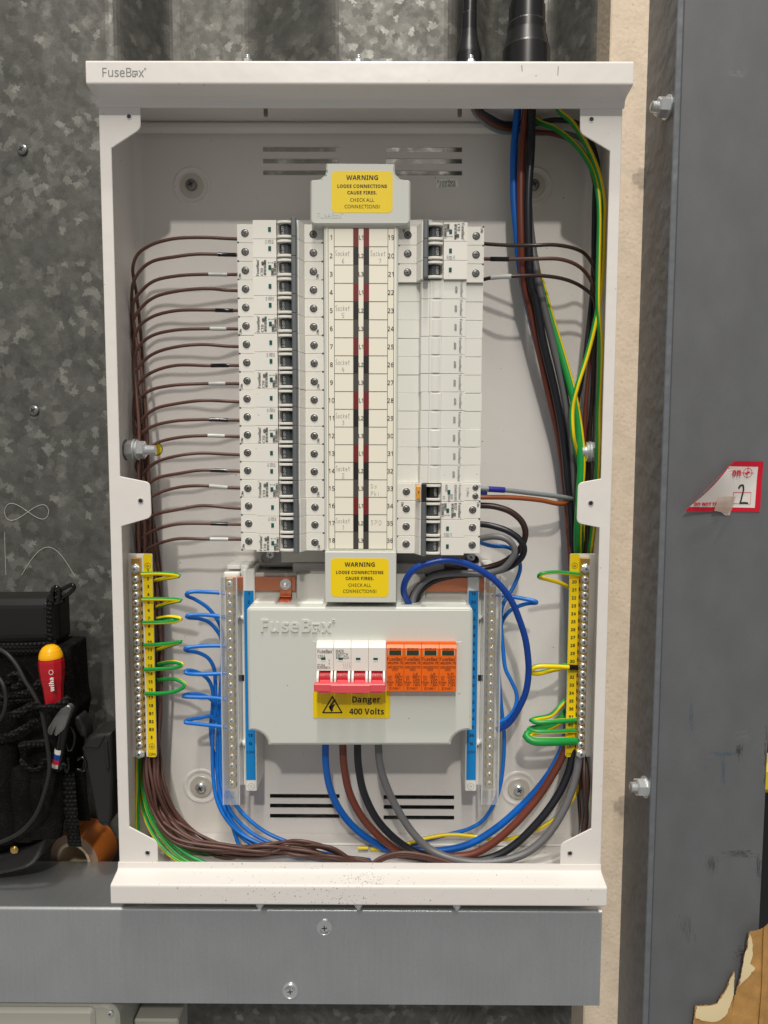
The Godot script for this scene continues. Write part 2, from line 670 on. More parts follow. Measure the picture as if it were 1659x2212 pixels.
	mat("gloss_black", Color8(12, 12, 13), 0.2)
	mat("dial_red", Color8(178, 18, 32), 0.35)
	mat("dial_yellow", Color8(246, 178, 8), 0.3)
	mat("tape_brown", Color8(178, 100, 42), 0.35)
	mat("tape_edge", Color8(134, 110, 92), 0.7)
	mat("card", Color8(196, 178, 150), 0.8)
	mat("sign_red", Color8(206, 12, 44), 0.35)
	mat("sign_white", Color8(222, 218, 214), 0.4)
	m = mat("sign_back", Color.WHITE, 0.6)
	m.albedo_texture = speckled(256, Color8(200, 172, 142), Color8(84, 68, 50), 12000, 71)
	tri_planar(m, 12.0)
	m = mat("kraft", Color.WHITE, 0.5)
	px = PackedByteArray()
	px.resize(512 * 512 * 3)
	for i in 512 * 512:
		var v := 0.72 + 0.16 * (p1[i] / 255.0 - 0.5) + 0.06 * (p2[i] / 255.0 - 0.5)
		px[i * 3] = int(v * 255)
		px[i * 3 + 1] = int(v * 0.76 * 255)
		px[i * 3 + 2] = int(v * 0.44 * 255)
	m.albedo_texture = tex(512, 512, px)
	tri_planar(m, 6.0)
	mat("kraft_torn", Color8(226, 208, 166), 0.8)
	m = mat("clear_tape", Color(0.86, 0.8, 0.74, 0.55), 0.4)
	m.transparency = BaseMaterial3D.TRANSPARENCY_ALPHA
	mat("chalk", Color8(172, 168, 160), 0.9)
	mat("enclosure_grey", Color8(170, 170, 160), 0.5)
	mat("pencil", Color8(110, 108, 108), 0.6)
	mat("yellow_paint", Color8(214, 196, 20), 0.5)

# ------------------------------------------------------------------ shared small parts
var shared := {}

func world_of(n: Node) -> Vector3:
	var p := Vector3.ZERO
	while n is Node3D and n != self:
		p += (n as Node3D).position
		n = n.get_parent()
	return p

func place(parent: Node3D, called: String, mesh: Mesh, material: Material, pos: Vector3, b := Basis.IDENTITY, local := false) -> MeshInstance3D:
	var o := part(parent, called, mesh, material, true)
	o.transform = Transform3D(b, pos if local else pos - world_of(parent))
	return o

func screw(parent: Node3D, pos: Vector3, r: float, head := "zinc", axis := Vector3(0, 0, 1), local := false, h := 0.0018, called := "screw", turn := -1.0, slot := 0.48) -> MeshInstance3D:
	var key := "screw|%f|%f" % [r, h]
	if not shared.has(key):
		shared[key] = lathe_mesh([[r * 0.96, -h], [r, 0], [r * 0.96, h * 0.5], [r * 0.7, h * 0.85], [0.0001, h]], Vector3.ZERO, Vector3(0, 0, 1), 18)
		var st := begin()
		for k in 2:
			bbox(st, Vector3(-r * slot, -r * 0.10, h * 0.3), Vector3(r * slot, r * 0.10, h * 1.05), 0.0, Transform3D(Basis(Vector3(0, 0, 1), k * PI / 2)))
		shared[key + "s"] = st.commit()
	var t := rng.randf() * TAU if turn < 0.0 else turn
	var o := place(parent, called, shared[key], M[head], pos, frame_of(axis) * Basis(Vector3(0, 0, 1), t), local)
	part(o, "slot_shade", shared[key + "s"], M.recess_shade, true)  # dark cross laid on the head for the shade of its recess
	return o

func hex_nut(parent: Node3D, pos: Vector3, axis: Vector3, r: float, h: float, material: String, stud := 0.0, called := "nut") -> MeshInstance3D:
	var st := begin()
	lathe(st, [[0.0001, 0], [r, 0], [r, h * 0.85], [r * 0.86, h], [r * 0.5, h]], Vector3.ZERO, Vector3(0, 0, 1), 6, true)
	var b := frame_of(axis) * Basis(Vector3(0, 0, 1), 0.4)
	var o := place(parent, called, st.commit(), M[material], pos, b)
	if stud > 0.0:
		var prof := []
		var y := 0.0
		prof.append([r * 0.5, 0.0])
		while y < stud:
			prof.append([r * 0.54, h + y])
			prof.append([r * 0.48, h + y + 0.0008])
			y += 0.0016
		prof.append([0.0001, h + y])
		part(o, "stud", lathe_mesh(prof, Vector3.ZERO, Vector3(0, 0, 1), 14), M[material], true)
	return o

# ------------------------------------------------------------------ setting
func build_wall() -> void:
	var w := thing("galvanised_wall_sheet", "corrugated galvanised steel wall sheet with mottled spangle behind the white board", "wall", Vector3(-0.2, -0.9, -0.145))
	var prof := [[-0.85, -0.145], [at(255, 100, -0.145).x, -0.145], [at(365, 100, -0.225).x, -0.225], [at(545, 100, -0.225).x, -0.225], [at(715, 100, -0.145).x, -0.145], [at(985, 100, -0.145).x, -0.145], [at(1060, 100, -0.225).x, -0.225], [at(1190, 100, -0.225).x, -0.225], [at(1288, 100, -0.145).x, -0.145], [0.3, -0.145]]
	var line := PackedVector2Array()
	var bend := []
	for p in prof:
		line.append(Vector2(p[0], p[1]))
		bend.append(0.014)
	bend[0] = 0.0
	bend[-1] = 0.0
	line = round_corners(line, bend, 6)
	var ring := line.duplicate()
	for i in line.size():
		ring.append(line[line.size() - 1 - i] - Vector2(0, 0.0012))
	var st := begin()
	prism(st, ring, -0.8, 0.95, 0.0, Transform3D(Basis(Vector3(1, 0, 0), Vector3(0, 0, 1), Vector3(0, 1, 0)), Vector3.ZERO))
	part(w, "sheet", st.commit(), M.galvanised)
	for p in [[49, 324], [74, 887]]:
		screw(w, at(p[0], p[1], -0.1445), 0.0062, "steel_dark", Vector3(-0.12, 0.08, 1), false, 0.0035, "screw", 0.5)
	var z := -0.1445
	var marks := []
	var a := []
	for k in 41:
		var t := TAU * k / 40.0
		a.append(at(58 - 48 * sin(t) * (1.0 if k < 20 else 0.98), 1106 - 17 * sin(t * 2.0) - 2.0 * cos(t), z))
	marks.append(a)
	marks.append([at(10, 1150, z), at(11, 1195, z), at(13, 1242, z)])
	a = []
	for k in 13:
		var t := k / 12.0
		a.append(at(47 + 115 * t, 1242 - 62 * sin(PI * t) + 4 * t, z))
	marks.append(a)
	part(w, "chalk_mark", strokes(marks, 0.00045), M.chalk)

func build_right_side() -> void:
	var s := thing("plaster_strip", "cream rough plaster strip between the metal sheet and the grey column", "wall", Vector3(0.26, -0.8, -0.1))
	part(s, "plaster_face", box_mesh(Vector3(0.2392, -0.8, -0.16), Vector3(0.285, 0.95, -0.097), 0.0015), M.plaster)
	var c := thing("steel_column", "grey painted steel column with bolted angle and scuffed face", "column", Vector3(0.33, -0.8, -0.03))
	# the angle: its long side runs back to the wall, its rough edge faces us
	part(c, "angle_leg", box_mesh(Vector3(0.2800, -0.8, -0.105), Vector3(0.2862, 0.95, -0.0185), 0.0008), M.column_paint)
	var f0 := 0.2872
	var f1 := at(1655, 1700, -0.022).x
	var im := Image.create(256, 2048, false, Image.FORMAT_RGB8)
	var n1 := noise_bytes(512, 0.01, 81)
	var n2 := noise_bytes(512, 0.15, 82)
	for y in 2048:
		for x in 256:
			var v: float = 0.40 + 0.03 * (n1[(y % 512) * 512 + x] / 255.0 - 0.5) + 0.022 * (n2[(y % 512) * 512 + (x * 2) % 512] / 255.0 - 0.5)
			im.set_pixel(x, y, Color(v * 0.98, v * 1.0, v * 1.035))
	var g := RandomNumberGenerator.new()
	g.seed = 12
	# scuffs where the photograph has them: [x, y, half width, half height, colour, strength, number of strokes]
	for e in [[1560, 1630, 22, 5, Color(0.2, 0.3, 0.38), 0.35, 60], [1562, 1660, 4, 26, Color(0.16, 0.3, 0.42), 0.5, 50], [1598, 1617, 7, 9, Color(0.1, 0.1, 0.1), 0.8, 24], [1605, 1590, 16, 14, Color(0.55, 0.56, 0.57), 0.3, 40], [1595, 1846, 30, 7, Color(0.17, 0.17, 0.16), 0.45, 90], [1536, 1862, 13, 14, Color(0.18, 0.18, 0.17), 0.45, 70], [1640, 1872, 6, 22, Color(0.16, 0.15, 0.16), 0.7, 50], [1483, 2000, 16, 24, Color(0.2, 0.2, 0.19), 0.4, 80], [1596, 2062, 14, 14, Color(0.16, 0.14, 0.14), 0.6, 40], [1495, 1540, 5, 30, Color(0.15, 0.27, 0.36), 0.4, 40], [1510, 1640, 40, 40, Color(0.3, 0.3, 0.3), 0.25, 60], [1655, 1640, 3, 60, Color(0.2, 0.15, 0.12), 0.7, 60], [1520, 900, 14, 80, Color(0.5, 0.5, 0.5), 0.12, 30], [1600, 700, 40, 200, Color(0.34, 0.34, 0.34), 0.16, 60], [1580, 300, 60, 200, Color(0.5, 0.5, 0.51), 0.14, 60], [1590, 160, 14, 8, Color(0.6, 0.6, 0.6), 0.4, 24]]:
		for k in e[6]:
			var q := at(e[0] + clampf(g.randfn(), -2, 2) * e[2] * 0.6, e[1] + clampf(g.randfn(), -2, 2) * e[3] * 0.6, -0.022)
			var cx := (q.x - f0) / (f1 - f0) * 255.0
			var cy := (0.95 - q.y) / 1.75 * 2047.0
			var tall: bool = e[3] > e[2]
			for j in g.randi_range(2, 12):
				var xx := int(cx + (g.randf_range(-0.6, 0.6) if tall else float(j)))
				var yy := int(cy + (float(j) if tall else g.randf_range(-0.6, 0.6)))
				if xx >= 0 and xx < 256 and yy >= 0 and yy < 2048:
					im.set_pixel(xx, yy, im.get_pixel(xx, yy).lerp(e[4], e[5] * g.randf_range(0.2, 0.8)))
	var m := mat("column_face", Color.WHITE, 0.48)
	m.albedo_texture = ImageTexture.create_from_image(im)
	m.uv1_scale = Vector3(1.0 / (f1 - f0), -1.0 / 1.75, 1)
	m.uv1_offset = Vector3(-f0 / (f1 - f0), 0.95 / 1.75, 0)
	part(c, "flange_face", box_mesh(Vector3(f0, -0.8, -0.034), Vector3(f1, 0.95, -0.022), 0.0012), m)
	part(c, "web", box_mesh(Vector3(0.2885, -0.8, -0.25), Vector3(0.298, 0.95, -0.0345)), M.column_paint)
	for p in [[1450, 232, -0.034], [1402, 1700, -0.032]]:
		var q := at(p[0], p[1], p[2])
		var base := Vector3(0.2798, q.y, p[2])
		part(c, "washer", lathe_mesh([[0.0001, 0], [0.0115, 0], [0.0115, 0.0016], [0.0001, 0.0016]], base, Vector3(-1, 0, 0.05), 20), M.zinc)
		hex_nut(c, base + Vector3(-0.0016, 0, 0), Vector3(-1, 0.02, 0.06), 0.0098, 0.0095, "zinc", 0.005)
	# yellow and black machine edge seen past the column
	var y := thing("yellow_guard_rail", "yellow painted rail end beside the grey column", "rail", Vector3(0.47, -0.45, -0.2))
	var top := at(1654, 1655, -0.2)
	var low := at(1654, 1718, -0.2)
	part(y, "rail", box_mesh(Vector3(top.x - 0.05, low.y, -0.25), Vector3(top.x + 0.1, top.y, -0.2), 0.008), M.yellow_paint)
	part(y, "post", box_mesh(Vector3(top.x - 0.04, -0.8, -0.27), Vector3(top.x + 0.1, 0.1, -0.2505), 0.004), M.black_plastic)

func build_trunking() -> void:
	var t := thing("cable_trunking", "long zinc coated steel cable trunking under the white board", "trunking", Vector3(-0.3, -0.585, -0.055))
	var y1 := -0.4795
	var y0 := -0.586
	var zf := -0.0095
	# front cover bent over the top edge
	var prof := PackedVector2Array()
	var r := 0.0035
	prof.append(Vector2(zf - 0.0012, y0))
	prof.append(Vector2(zf, y0))
	for k in 7:
		var a := PI / 2 * k / 6.0
		prof.append(Vector2(zf - r + cos(a) * r, y1 - r + sin(a) * r))
	prof.append(Vector2(zf - 0.014, y1))
	prof.append(Vector2(zf - 0.014, y1 - 0.0012))
	for k in 7:
		var a := PI / 2 * (6 - k) / 6.0
		prof.append(Vector2(zf - r + cos(a) * (r - 0.0012), y1 - r + sin(a) * (r - 0.0012)))
	var st := begin()
	var tf := Transform3D(Basis(Vector3(0, 0, 1), Vector3(0, 1, 0), Vector3(1, 0, 0)), Vector3.ZERO)
	prism(st, prof, -0.85, 0.2298, 0.0, tf)
	part(t, "cover", st.commit(), M.trunking_zinc)
	st = begin()
	bbox(st, Vector3(-0.85, y1 - 0.003, -0.0985), Vector3(0.2290, y1 - 0.0016, zf - 0.004))
	part(t, "top_plate", st.commit(), M.trunking_zinc)
	st = begin()
	bbox(st, Vector3(-0.85, y0 + 0.001, -0.0985), Vector3(0.2290, y1 - 0.0032, -0.0973))
	bbox(st, Vector3(-0.85, y0 + 0.001, -0.0972), Vector3(0.2290, y0 + 0.0022, zf - 0.0016))
	bbox(st, Vector3(0.2278, y0 + 0.0025, -0.0971), Vector3(0.2290, y1 - 0.0034, zf - 0.0016))
	part(t, "channel", st.commit(), M.trunking_zinc)
	for p in [[701, 2003, 0.0], [627, 2140, PI]]:
		var q := at(p[0], p[1], zf)
		var d := place(t, "turn_lock", lathe_mesh([[0.0001, 0], [0.0086, 0], [0.0086, 0.0012], [0.0080, 0.0020], [0.0072, 0.0022], [0.0068, 0.0018], [0.0001, 0.0018]], Vector3.ZERO, Vector3(0, 0, 1), 28), M.zinc, q)
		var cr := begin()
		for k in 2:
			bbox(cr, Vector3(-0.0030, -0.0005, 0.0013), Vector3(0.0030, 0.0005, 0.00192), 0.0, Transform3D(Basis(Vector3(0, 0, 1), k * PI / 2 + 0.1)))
		part(d, "slot_shade", cr.commit(), M.recess_shade, true)  # dark bars paint the shade of the cross recess
		var word := "TAMLEX"
		for k in word.length():
			var ang: float = p[2] + PI + (k - 2.5) * 0.42
			var pos := Vector3(sin(-ang) * -0.0054, cos(ang) * 0.0054, 0.0019)
			txt(d, word[k], pos, 0.0020, M.steel_dark, 0.0, false, PI - ang + PI)
	# lower enclosure and small box below the trunking
	var e := thing("grey_enclosure", "pale grey rounded plastic enclosure lid below the trunking", "enclosure", at(100, 2212, -0.03))
	var tl := at(-200, 2166, -0.02)
	var br := at(262, 2400, -0.02)
	st = begin()
	prism(st, rounded(Vector2(tl.x, br.y), Vector2(br.x, tl.y), 0.018, 6), -0.09, -0.02, 0.004)
	part(e, "lid", st.commit(), M.enclosure_grey)
	tl = at(-200, 2181, -0.014)
	br = at(208, 2400, -0.014)
	st = begin()
	prism(st, rounded(Vector2(tl.x, br.y), Vector2(br.x, tl.y), 0.006, 4), -0.0202, -0.015, 0.004)
	part(e, "raised_panel", st.commit(), M.enclosure_grey)
	screw(e, at(238, 2189, -0.0195), 0.0036, "zinc")
	var sbx := thing("small_trunking_end", "small grey conduit box half hidden under the trunking", "conduit box", at(340, 2212, -0.06))
	part(sbx, "body", rect3(290, 2203, 386, 2300, -0.098, -0.06, 0.002), M.enclosure_grey)

# ------------------------------------------------------------------ the white board
const BX0 := -0.2762
const BX1 := 0.2238
const BACK := -0.095

func build_board() -> void:
	var b := thing("distribution_board", "open white steel distribution board with its door off and wiring exposed", "fuse board", Vector3(-0.026, -0.454, -0.04))
	# back panel, cut round its twelve slots
	var top := 0.3575
	var low := -0.4460
	var st := begin()
	var slots := []
	for e in [[568, 732, [[317, 328], [342.5, 353.5], [368, 378.5]]], [834, 998, [[317.5, 328.5], [342.5, 353.5], [368.5, 379]]], [583, 733.5, [[1715, 1725], [1736, 1746], [1758, 1768]]], [828.7, 981, [[1717.5, 1727.5], [1739, 1749], [1761.5, 1771.5]]]]:
		for s in e[2]:
			var a := at(e[0], s[0], BACK)
			var c := at(e[1], s[1], BACK)
			slots.append(Rect2(a.x, c.y, c.x - a.x, a.y - c.y))
	var ys := [low, top]
	for s in slots:
		ys.append(s.position.y)
		ys.append(s.end.y)
	ys.sort()
	for i in ys.size() - 1:
		var y0: float = ys[i]
		var y1: float = ys[i + 1]
		if y1 - y0 < 1e-6:
			continue
		var holes := []
		for s in slots:
			if s.position.y < (y0 + y1) / 2 and s.end.y > (y0 + y1) / 2:
				holes.append(s)
		holes.sort_custom(func(p, q): return p.position.x < q.position.x)
		var x := BX0 + 0.002
		for h in holes:
			bbox(st, Vector3(x, y0, BACK - 0.0015), Vector3(h.position.x, y1, BACK))
			x = h.end.x
		bbox(st, Vector3(x, y0, BACK - 0.0015), Vector3(BX1 - 0.002, y1, BACK))
	part(b, "back_panel", st.commit(), M.board_paint)
	# sides, top and floor; the back corners are coved
	for s in [0, 1]:
		st = begin()
		var x: float = BX0 if s == 0 else BX1
		var dx := 0.0014 if s == 0 else -0.0014
		bbox(st, Vector3(min(x, x + dx), low - 0.008, BACK - 0.001), Vector3(max(x, x + dx), top + 0.002, -0.0012))
		var cove := PackedVector2Array()
		cove.append(Vector2(x + dx, BACK))
		for k in 7:
			var a := PI / 2 * k / 6.0
			cove.append(Vector2(x + dx + sign(dx) * 0.010 * (1 - sin(a)), BACK + 0.010 * (1 - cos(a))))
		prism(st, cove, low, top, 0.0, Transform3D(Basis(Vector3(1, 0, 0), Vector3(0, 0, 1), Vector3(0, 1, 0)), Vector3.ZERO))
		part(b, "side_wall", st.commit(), M.board_paint)
	st = begin()
	bbox(st, Vector3(BX0 + 0.0016, top, BACK - 0.001), Vector3(BX1 - 0.0016, top + 0.0014, 0.0))
	bbox(st, Vector3(BX0 + 0.0016, top - 0.012, BACK + 0.0002), Vector3(BX1 - 0.0016, top - 0.0002, BACK + 0.010), 0.004)
	part(b, "top_wall", st.commit(), M.board_paint)
	st = begin()
	bbox(st, Vector3(BX0 + 0.0016, low - 0.0016, BACK - 0.001), Vector3(BX1 - 0.0016, low, 0.0))
	bbox(st, Vector3(BX0 + 0.003, low + 0.0002, BACK + 0.0005), Vector3(BX1 - 0.003, low + 0.0030, BACK + 0.022), 0.0012)
	part(b, "floor_wall", st.commit(), M.board_paint)
	# lid lip: front face, sloping underside
	st = begin()
	var tf := Transform3D(Basis(Vector3(0, 0, 1), Vector3(0, 1, 0), Vector3(1, 0, 0)), Vector3.ZERO)
	var lip := round_corners(PackedVector2Array([Vector2(-0.0010, 0.3592), Vector2(-0.0010, 0.3300), Vector2(0.0008, 0.3300), Vector2(0.0026, 0.3372), Vector2(0.0240, 0.3395), Vector2(0.0240, 0.3602), Vector2(0.0215, 0.3612), Vector2(-0.09, 0.3612), Vector2(-0.09, 0.3592)]), [0, 0, 0, 0.002, 0.0022, 0.002, 0, 0, 0], 5)
	prism(st, lip, BX0 - 0.0016, BX1 + 0.0016, 0.0004, tf, true)
	part(b, "lid", st.commit(), M.board_paint)
	# sill lip at the bottom
	st = begin()
	var sill := round_corners(PackedVector2Array([Vector2(-0.0010, -0.4462), Vector2(-0.0010, -0.4225), Vector2(0.0008, -0.4225), Vector2(0.0022, -0.4290), Vector2(0.0222, -0.4335), Vector2(0.0222, -0.4540), Vector2(-0.09, -0.4545), Vector2(-0.09, -0.4500), Vector2(-0.02, -0.4500)]), [0, 0, 0, 0.002, 0.0026, 0.002, 0, 0, 0], 5)
	prism(st, sill, BX0 - 0.0012, BX1 + 0.0002, 0.0004, tf, true)
	part(b, "sill", st.commit(), M.sill_paint)
	# front rim with its six tabs
	var lx := BX0
	var rx := BX1
	var xi := at(240.5, 320, 0).x
	var xr := at(1318, 320, 0).x
	var y_top := 0.3362
	var y_low := -0.4290
	var tab := func(s: float, e: Array) -> Array:
		var out := []
		for p in e:
			var q := at(p[0], p[1], 0)
			out.append(Vector2(q.x, q.y))
		return out
	var L := []
	L.append(Vector2(lx, y_top))
	L += tab.call(1.0, [[302, 217.5], [304, 278]])
	L.append(Vector2(xi, at(240, 320, 0).y))
	L.append(Vector2(xi, at(262, 1029, 0).y))
	L += tab.call(1.0, [[324, 1042], [327, 1118]])
	L.append(Vector2(xi, at(266, 1137, 0).y))
	L.append(Vector2(xi, at(278, 1786, 0).y))
	L += tab.call(1.0, [[340, 1818], [341, 1873]])
	L.append(Vector2(lx, y_low - 0.0005))
	var lp := round_corners(PackedVector2Array(L), [0, 0.005, 0.005, 0, 0, 0.005, 0.005, 0, 0, 0.005, 0.005, 0], 4)
	st = begin()
	prism(st, lp, -0.0012, 0.0, 0.0005)
	part(b, "rim", st.commit(), M.board_paint)
	var R := []
	R.append(Vector2(rx, y_top))
	R += tab.call(1.0, [[1253.5, 222], [1253, 287]])
	R.append(Vector2(xr, at(1318, 326, 0).y))
	R.append(Vector2(xr, at(1296, 1034, 0).y))
	R += tab.call(1.0, [[1249, 1043], [1246, 1130]])
	R.append(Vector2(xr, at(1293, 1140, 0).y))
	R.append(Vector2(xr, at(1277, 1790, 0).y))
	R += tab.call(1.0, [[1211, 1823], [1210, 1876]])
	R.append(Vector2(rx, y_low - 0.0005))
	var rp := round_corners(PackedVector2Array(R), [0, 0.005, 0.005, 0, 0, 0.005, 0.005, 0, 0, 0.005, 0.005, 0], 4)
	st = begin()
	prism(st, rp, -0.0012, 0.0, 0.0005)
	part(b, "rim", st.commit(), M.board_paint)
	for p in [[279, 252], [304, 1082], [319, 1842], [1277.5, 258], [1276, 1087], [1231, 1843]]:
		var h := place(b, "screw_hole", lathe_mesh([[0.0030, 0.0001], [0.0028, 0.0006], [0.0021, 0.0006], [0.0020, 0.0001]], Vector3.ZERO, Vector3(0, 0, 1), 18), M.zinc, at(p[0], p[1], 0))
		part(h, "hole", lathe_mesh([[0.0020, 0.00012], [0.0001, 0.00012]], Vector3.ZERO, Vector3(0, 0, 1), 14), M.recess_shade, true)  # black disc paints the dark of a hole that is not cut
	# pressed dimples, washers and fixing screws
	for e in [[415, 402, 0.0190], [1152, 402, 0.0190], [435, 1698, 0.0190], [1120, 1703, 0.0190]]:
		var q := at(e[0], e[1], BACK)
		part(b, "dimple", lathe_mesh([[0.0212, 0.0], [0.0205, 0.0008], [0.0190, 0.0012], [0.0172, 0.0008], [0.0160, 0.0002], [0.0001, 0.0002]], q, Vector3(0, 0, 1), 36), M.board_paint)
		part(b, "washer", lathe_mesh([[0.0128, 0.0003], [0.0128, 0.0016], [0.0122, 0.0020], [0.0001, 0.0020]], q, Vector3(0, 0, 1), 32), M.zinc_plain)
		screw(b, q + Vector3(0, 0, 0.0038), 0.0061, "steel_dark" if e[1] < 1000 else "zinc", Vector3(0, 0, 1), false, 0.0028, "screw", 0.5)
	# lid and sill bolts
	for e in [[545, 129, 1], [777, 130, 1], [1011, 130, 1]]:
		var q := at(e[0], e[1], -0.012)
		hex_nut(b, Vector3(q.x, 0.3612, 0.012), Vector3.UP, 0.0044, 0.0060, "zinc", 0.004, "lid_nut")
	for e in [[574, 243], [993, 243]]:
		var q := at(e[0], e[1], -0.03)
		hex_nut(b, Vector3(q.x, 0.3574, -0.03), Vector3(0, -1, 0), 0.0042, 0.003, "steel_dark", 0.0190, "lid_stud")
	for e in [[565, 1958], [775, 1958], [985, 1959]]:
		var q := at(e[0], e[1], 0.004)
		hex_nut(b, Vector3(q.x, -0.4540, 0.013), Vector3(0, -1, 0), 0.0040, 0.0075, "zinc", 0.003, "sill_bolt")
	# raised bar under the lid and its embossed marks
	for e in [[340, 400], [755, 812]]:
		part(b, "pressed_mark", rect3(e[0], 251, e[1], 258, BACK, BACK + 0.0011, 0.0005), M.board_paint)
	part(b, "pencil_mark", strokes([[at(1127, 141, 0.0241), at(1128, 154, 0.0241)]], 0.0003), M.pencil)
	part(b, "pencil_mark", strokes([[at(1206, 143, 0.0241), at(1205, 163, 0.0241)]], 0.0003), M.pencil)
	logo(b, loc(b, at(268.5, 157, 0.0241)), 0.0074, M.ink_grey, at(316, 157, 0.0241).x - at(221, 157, 0.0241).x)
	# earth studs through both sides
	var sl := Vector3(BX0 + 0.0016, at(290, 972, -0.045).y, -0.045)
	part(b, "lock_washer", lathe_mesh([[0.0001, 0], [0.0112, 0], [0.0098, 0.0008], [0.0001, 0.0008]], sl, Vector3(1, 0, 0), 24, true), M.steel_dark)
	hex_nut(b, sl + Vector3(0.001, 0, 0), Vector3(1, 0, 0), 0.0102, 0.008, "zinc")
	part(b, "washer", lathe_mesh([[0.0001, 0], [0.0118, 0], [0.0118, 0.0014], [0.0090, 0.0015], [0.0108, 0.0030], [0.0108, 0.0044], [0.0001, 0.0044]], sl + Vector3(0.0091, 0, 0), Vector3(1, 0, 0), 26), M.zinc)
	hex_nut(b, sl + Vector3(0.0136, 0, 0), Vector3(1, 0, 0), 0.0095, 0.007, "zinc", 0.011)
	var sr := Vector3(BX1 - 0.0016, at(1280, 976, -0.045).y, -0.045)
	hex_nut(b, sr, Vector3(-1, 0, 0), 0.0102, 0.008, "zinc")
	part(b, "washer", lathe_mesh([[0.0001, 0], [0.0110, 0], [0.0110, 0.0016], [0.0086, 0.0018], [0.0104, 0.0034], [0.0104, 0.0046], [0.0060, 0.0048], [0.0060, 0.009], [0.0001, 0.009]], sr + Vector3(-0.0081, 0, 0), Vector3(-1, 0, 0), 26), M.zinc)
	# earth sign beside the left stud
	var es := thing("earth_sticker", "small round yellow earth symbol sticker beside the left bolt", "sticker", at(338, 970, BACK))
	part(es, "disc", lathe_mesh([[0.0066, 0], [0.0066, 0.0003], [0.0001, 0.0003]], at(338, 970, BACK), Vector3(0, 0, 1), 24), M.warning_yellow)
	part(es, "ring", lathe_mesh([[0.0072, 0.0001], [0.0072, 0.0004], [0.0064, 0.0004], [0.0064, 0.0001]], at(338, 970, BACK), Vector3(0, 0, 1), 24), M.indicator_green)
	# maker's date sticker
	var ds := thing("date_sticker", "small white printed sticker reading 202408 on the back panel", "sticker", at(966, 404, BACK))
	var st2 := begin()
	var pl := poly([[942, 388], [989, 386], [990.5, 404], [943, 406]], BACK)
	prism(st2, pl, BACK + 0.0001, BACK + 0.0004)
	part(ds, "sheet", st2.commit(), M.paper_white)
	logo(ds, loc(ds, at(965.5, 392.5, BACK + 0.0005)), 0.0034, M.toggle_grey, at(986, 392, BACK).x - at(945, 392, BACK).x, 0.03)
	txt(ds, "202408", loc(ds, at(966, 400.5, BACK + 0.0005)), 0.0034, M.toggle_grey, at(984, 392, BACK).x - at(948, 392, BACK).x, false, 0.03)

# ------------------------------------------------------------------ modules
const ZS := -0.022          # front of the terminal shoulders
var pitch := 0.0183         # one pole
var half := 0.0436          # half the module's width

func pole_mesh(kind: String) -> ArrayMesh:
	# section across the module (x, z) drawn out over one pole
	var key := "pole|" + kind
	if shared.has(key):
		return shared[key]
	var s := []
	var h := half
	if kind == "breaker":
		s = [[-h, -0.05], [-h, 0], [-h + 0.0172, 0], [-h + 0.0180, 0.0128], [-h + 0.0410, 0.0128], [-h + 0.0410, 0.0035], [-h + 0.0560, 0.0035], [-h + 0.0570, 0.0128], [-h + 0.0628, 0.0128], [-h + 0.0668, 0.0040], [-h + 0.0672, 0], [h, 0], [h, -0.05]]
	else:
		s = [[-h, -0.05], [-h, -0.003], [-h + 0.0178, -0.003], [-h + 0.0186, 0.0105], [-h + 0.0420, 0.0105], [-h + 0.0424, 0.0118], [-h + 0.0540, 0.0118], [-h + 0.0548, 0.0105], [-h + 0.0622, 0.0105], [-h + 0.0630, 0.0090], [-h + 0.0640, -0.003], [h, -0.003], [h, -0.05]]
	var pts := PackedVector2Array()
	for p in s:
		pts.append(Vector2(p[0], p[1]))
	var st := begin()
	prism(st, pts, -pitch / 2 + 0.00012, pitch / 2 - 0.00012, 0.00032, Transform3D(Basis(Vector3(1, 0, 0), Vector3(0, 0, 1), Vector3(0, -1, 0)), Vector3.ZERO), true)
	shared[key] = st.commit()
	return shared[key]

func switch_diagram() -> ArrayMesh:
	if shared.has("diagram"):
		return shared["diagram"]
	var l := []
	for k in 3:
		var y := (k - 1) * 0.0013
		l.append([Vector3(-0.004, y, 0), Vector3(-0.0026, y, 0)])
		l.append([Vector3(-0.0014, y, 0), Vector3(-0.0004, y + 0.0007, 0), Vector3(0.0006, y, 0), Vector3(0.0014, y + 0.0006, 0), Vector3(0.0020, y, 0)])
		l.append([Vector3(0.0026, y, 0), Vector3(0.004, y, 0)])
	shared["diagram"] = strokes(l, 0.00016)
	return shared["diagram"]

func arrow_mark() -> ArrayMesh:
	if not shared.has("arrow"):
		shared["arrow"] = strokes([[Vector3(-0.0026, 0, 0), Vector3(0.0026, 0, 0)], [Vector3(-0.0018, 0.0006, 0), Vector3(-0.0026, 0, 0), Vector3(-0.0018, -0.0006, 0)], [Vector3(0.0018, 0.0006, 0), Vector3(0.0026, 0, 0), Vector3(0.0018, -0.0006, 0)]], 0.00014)
	return shared["arrow"]

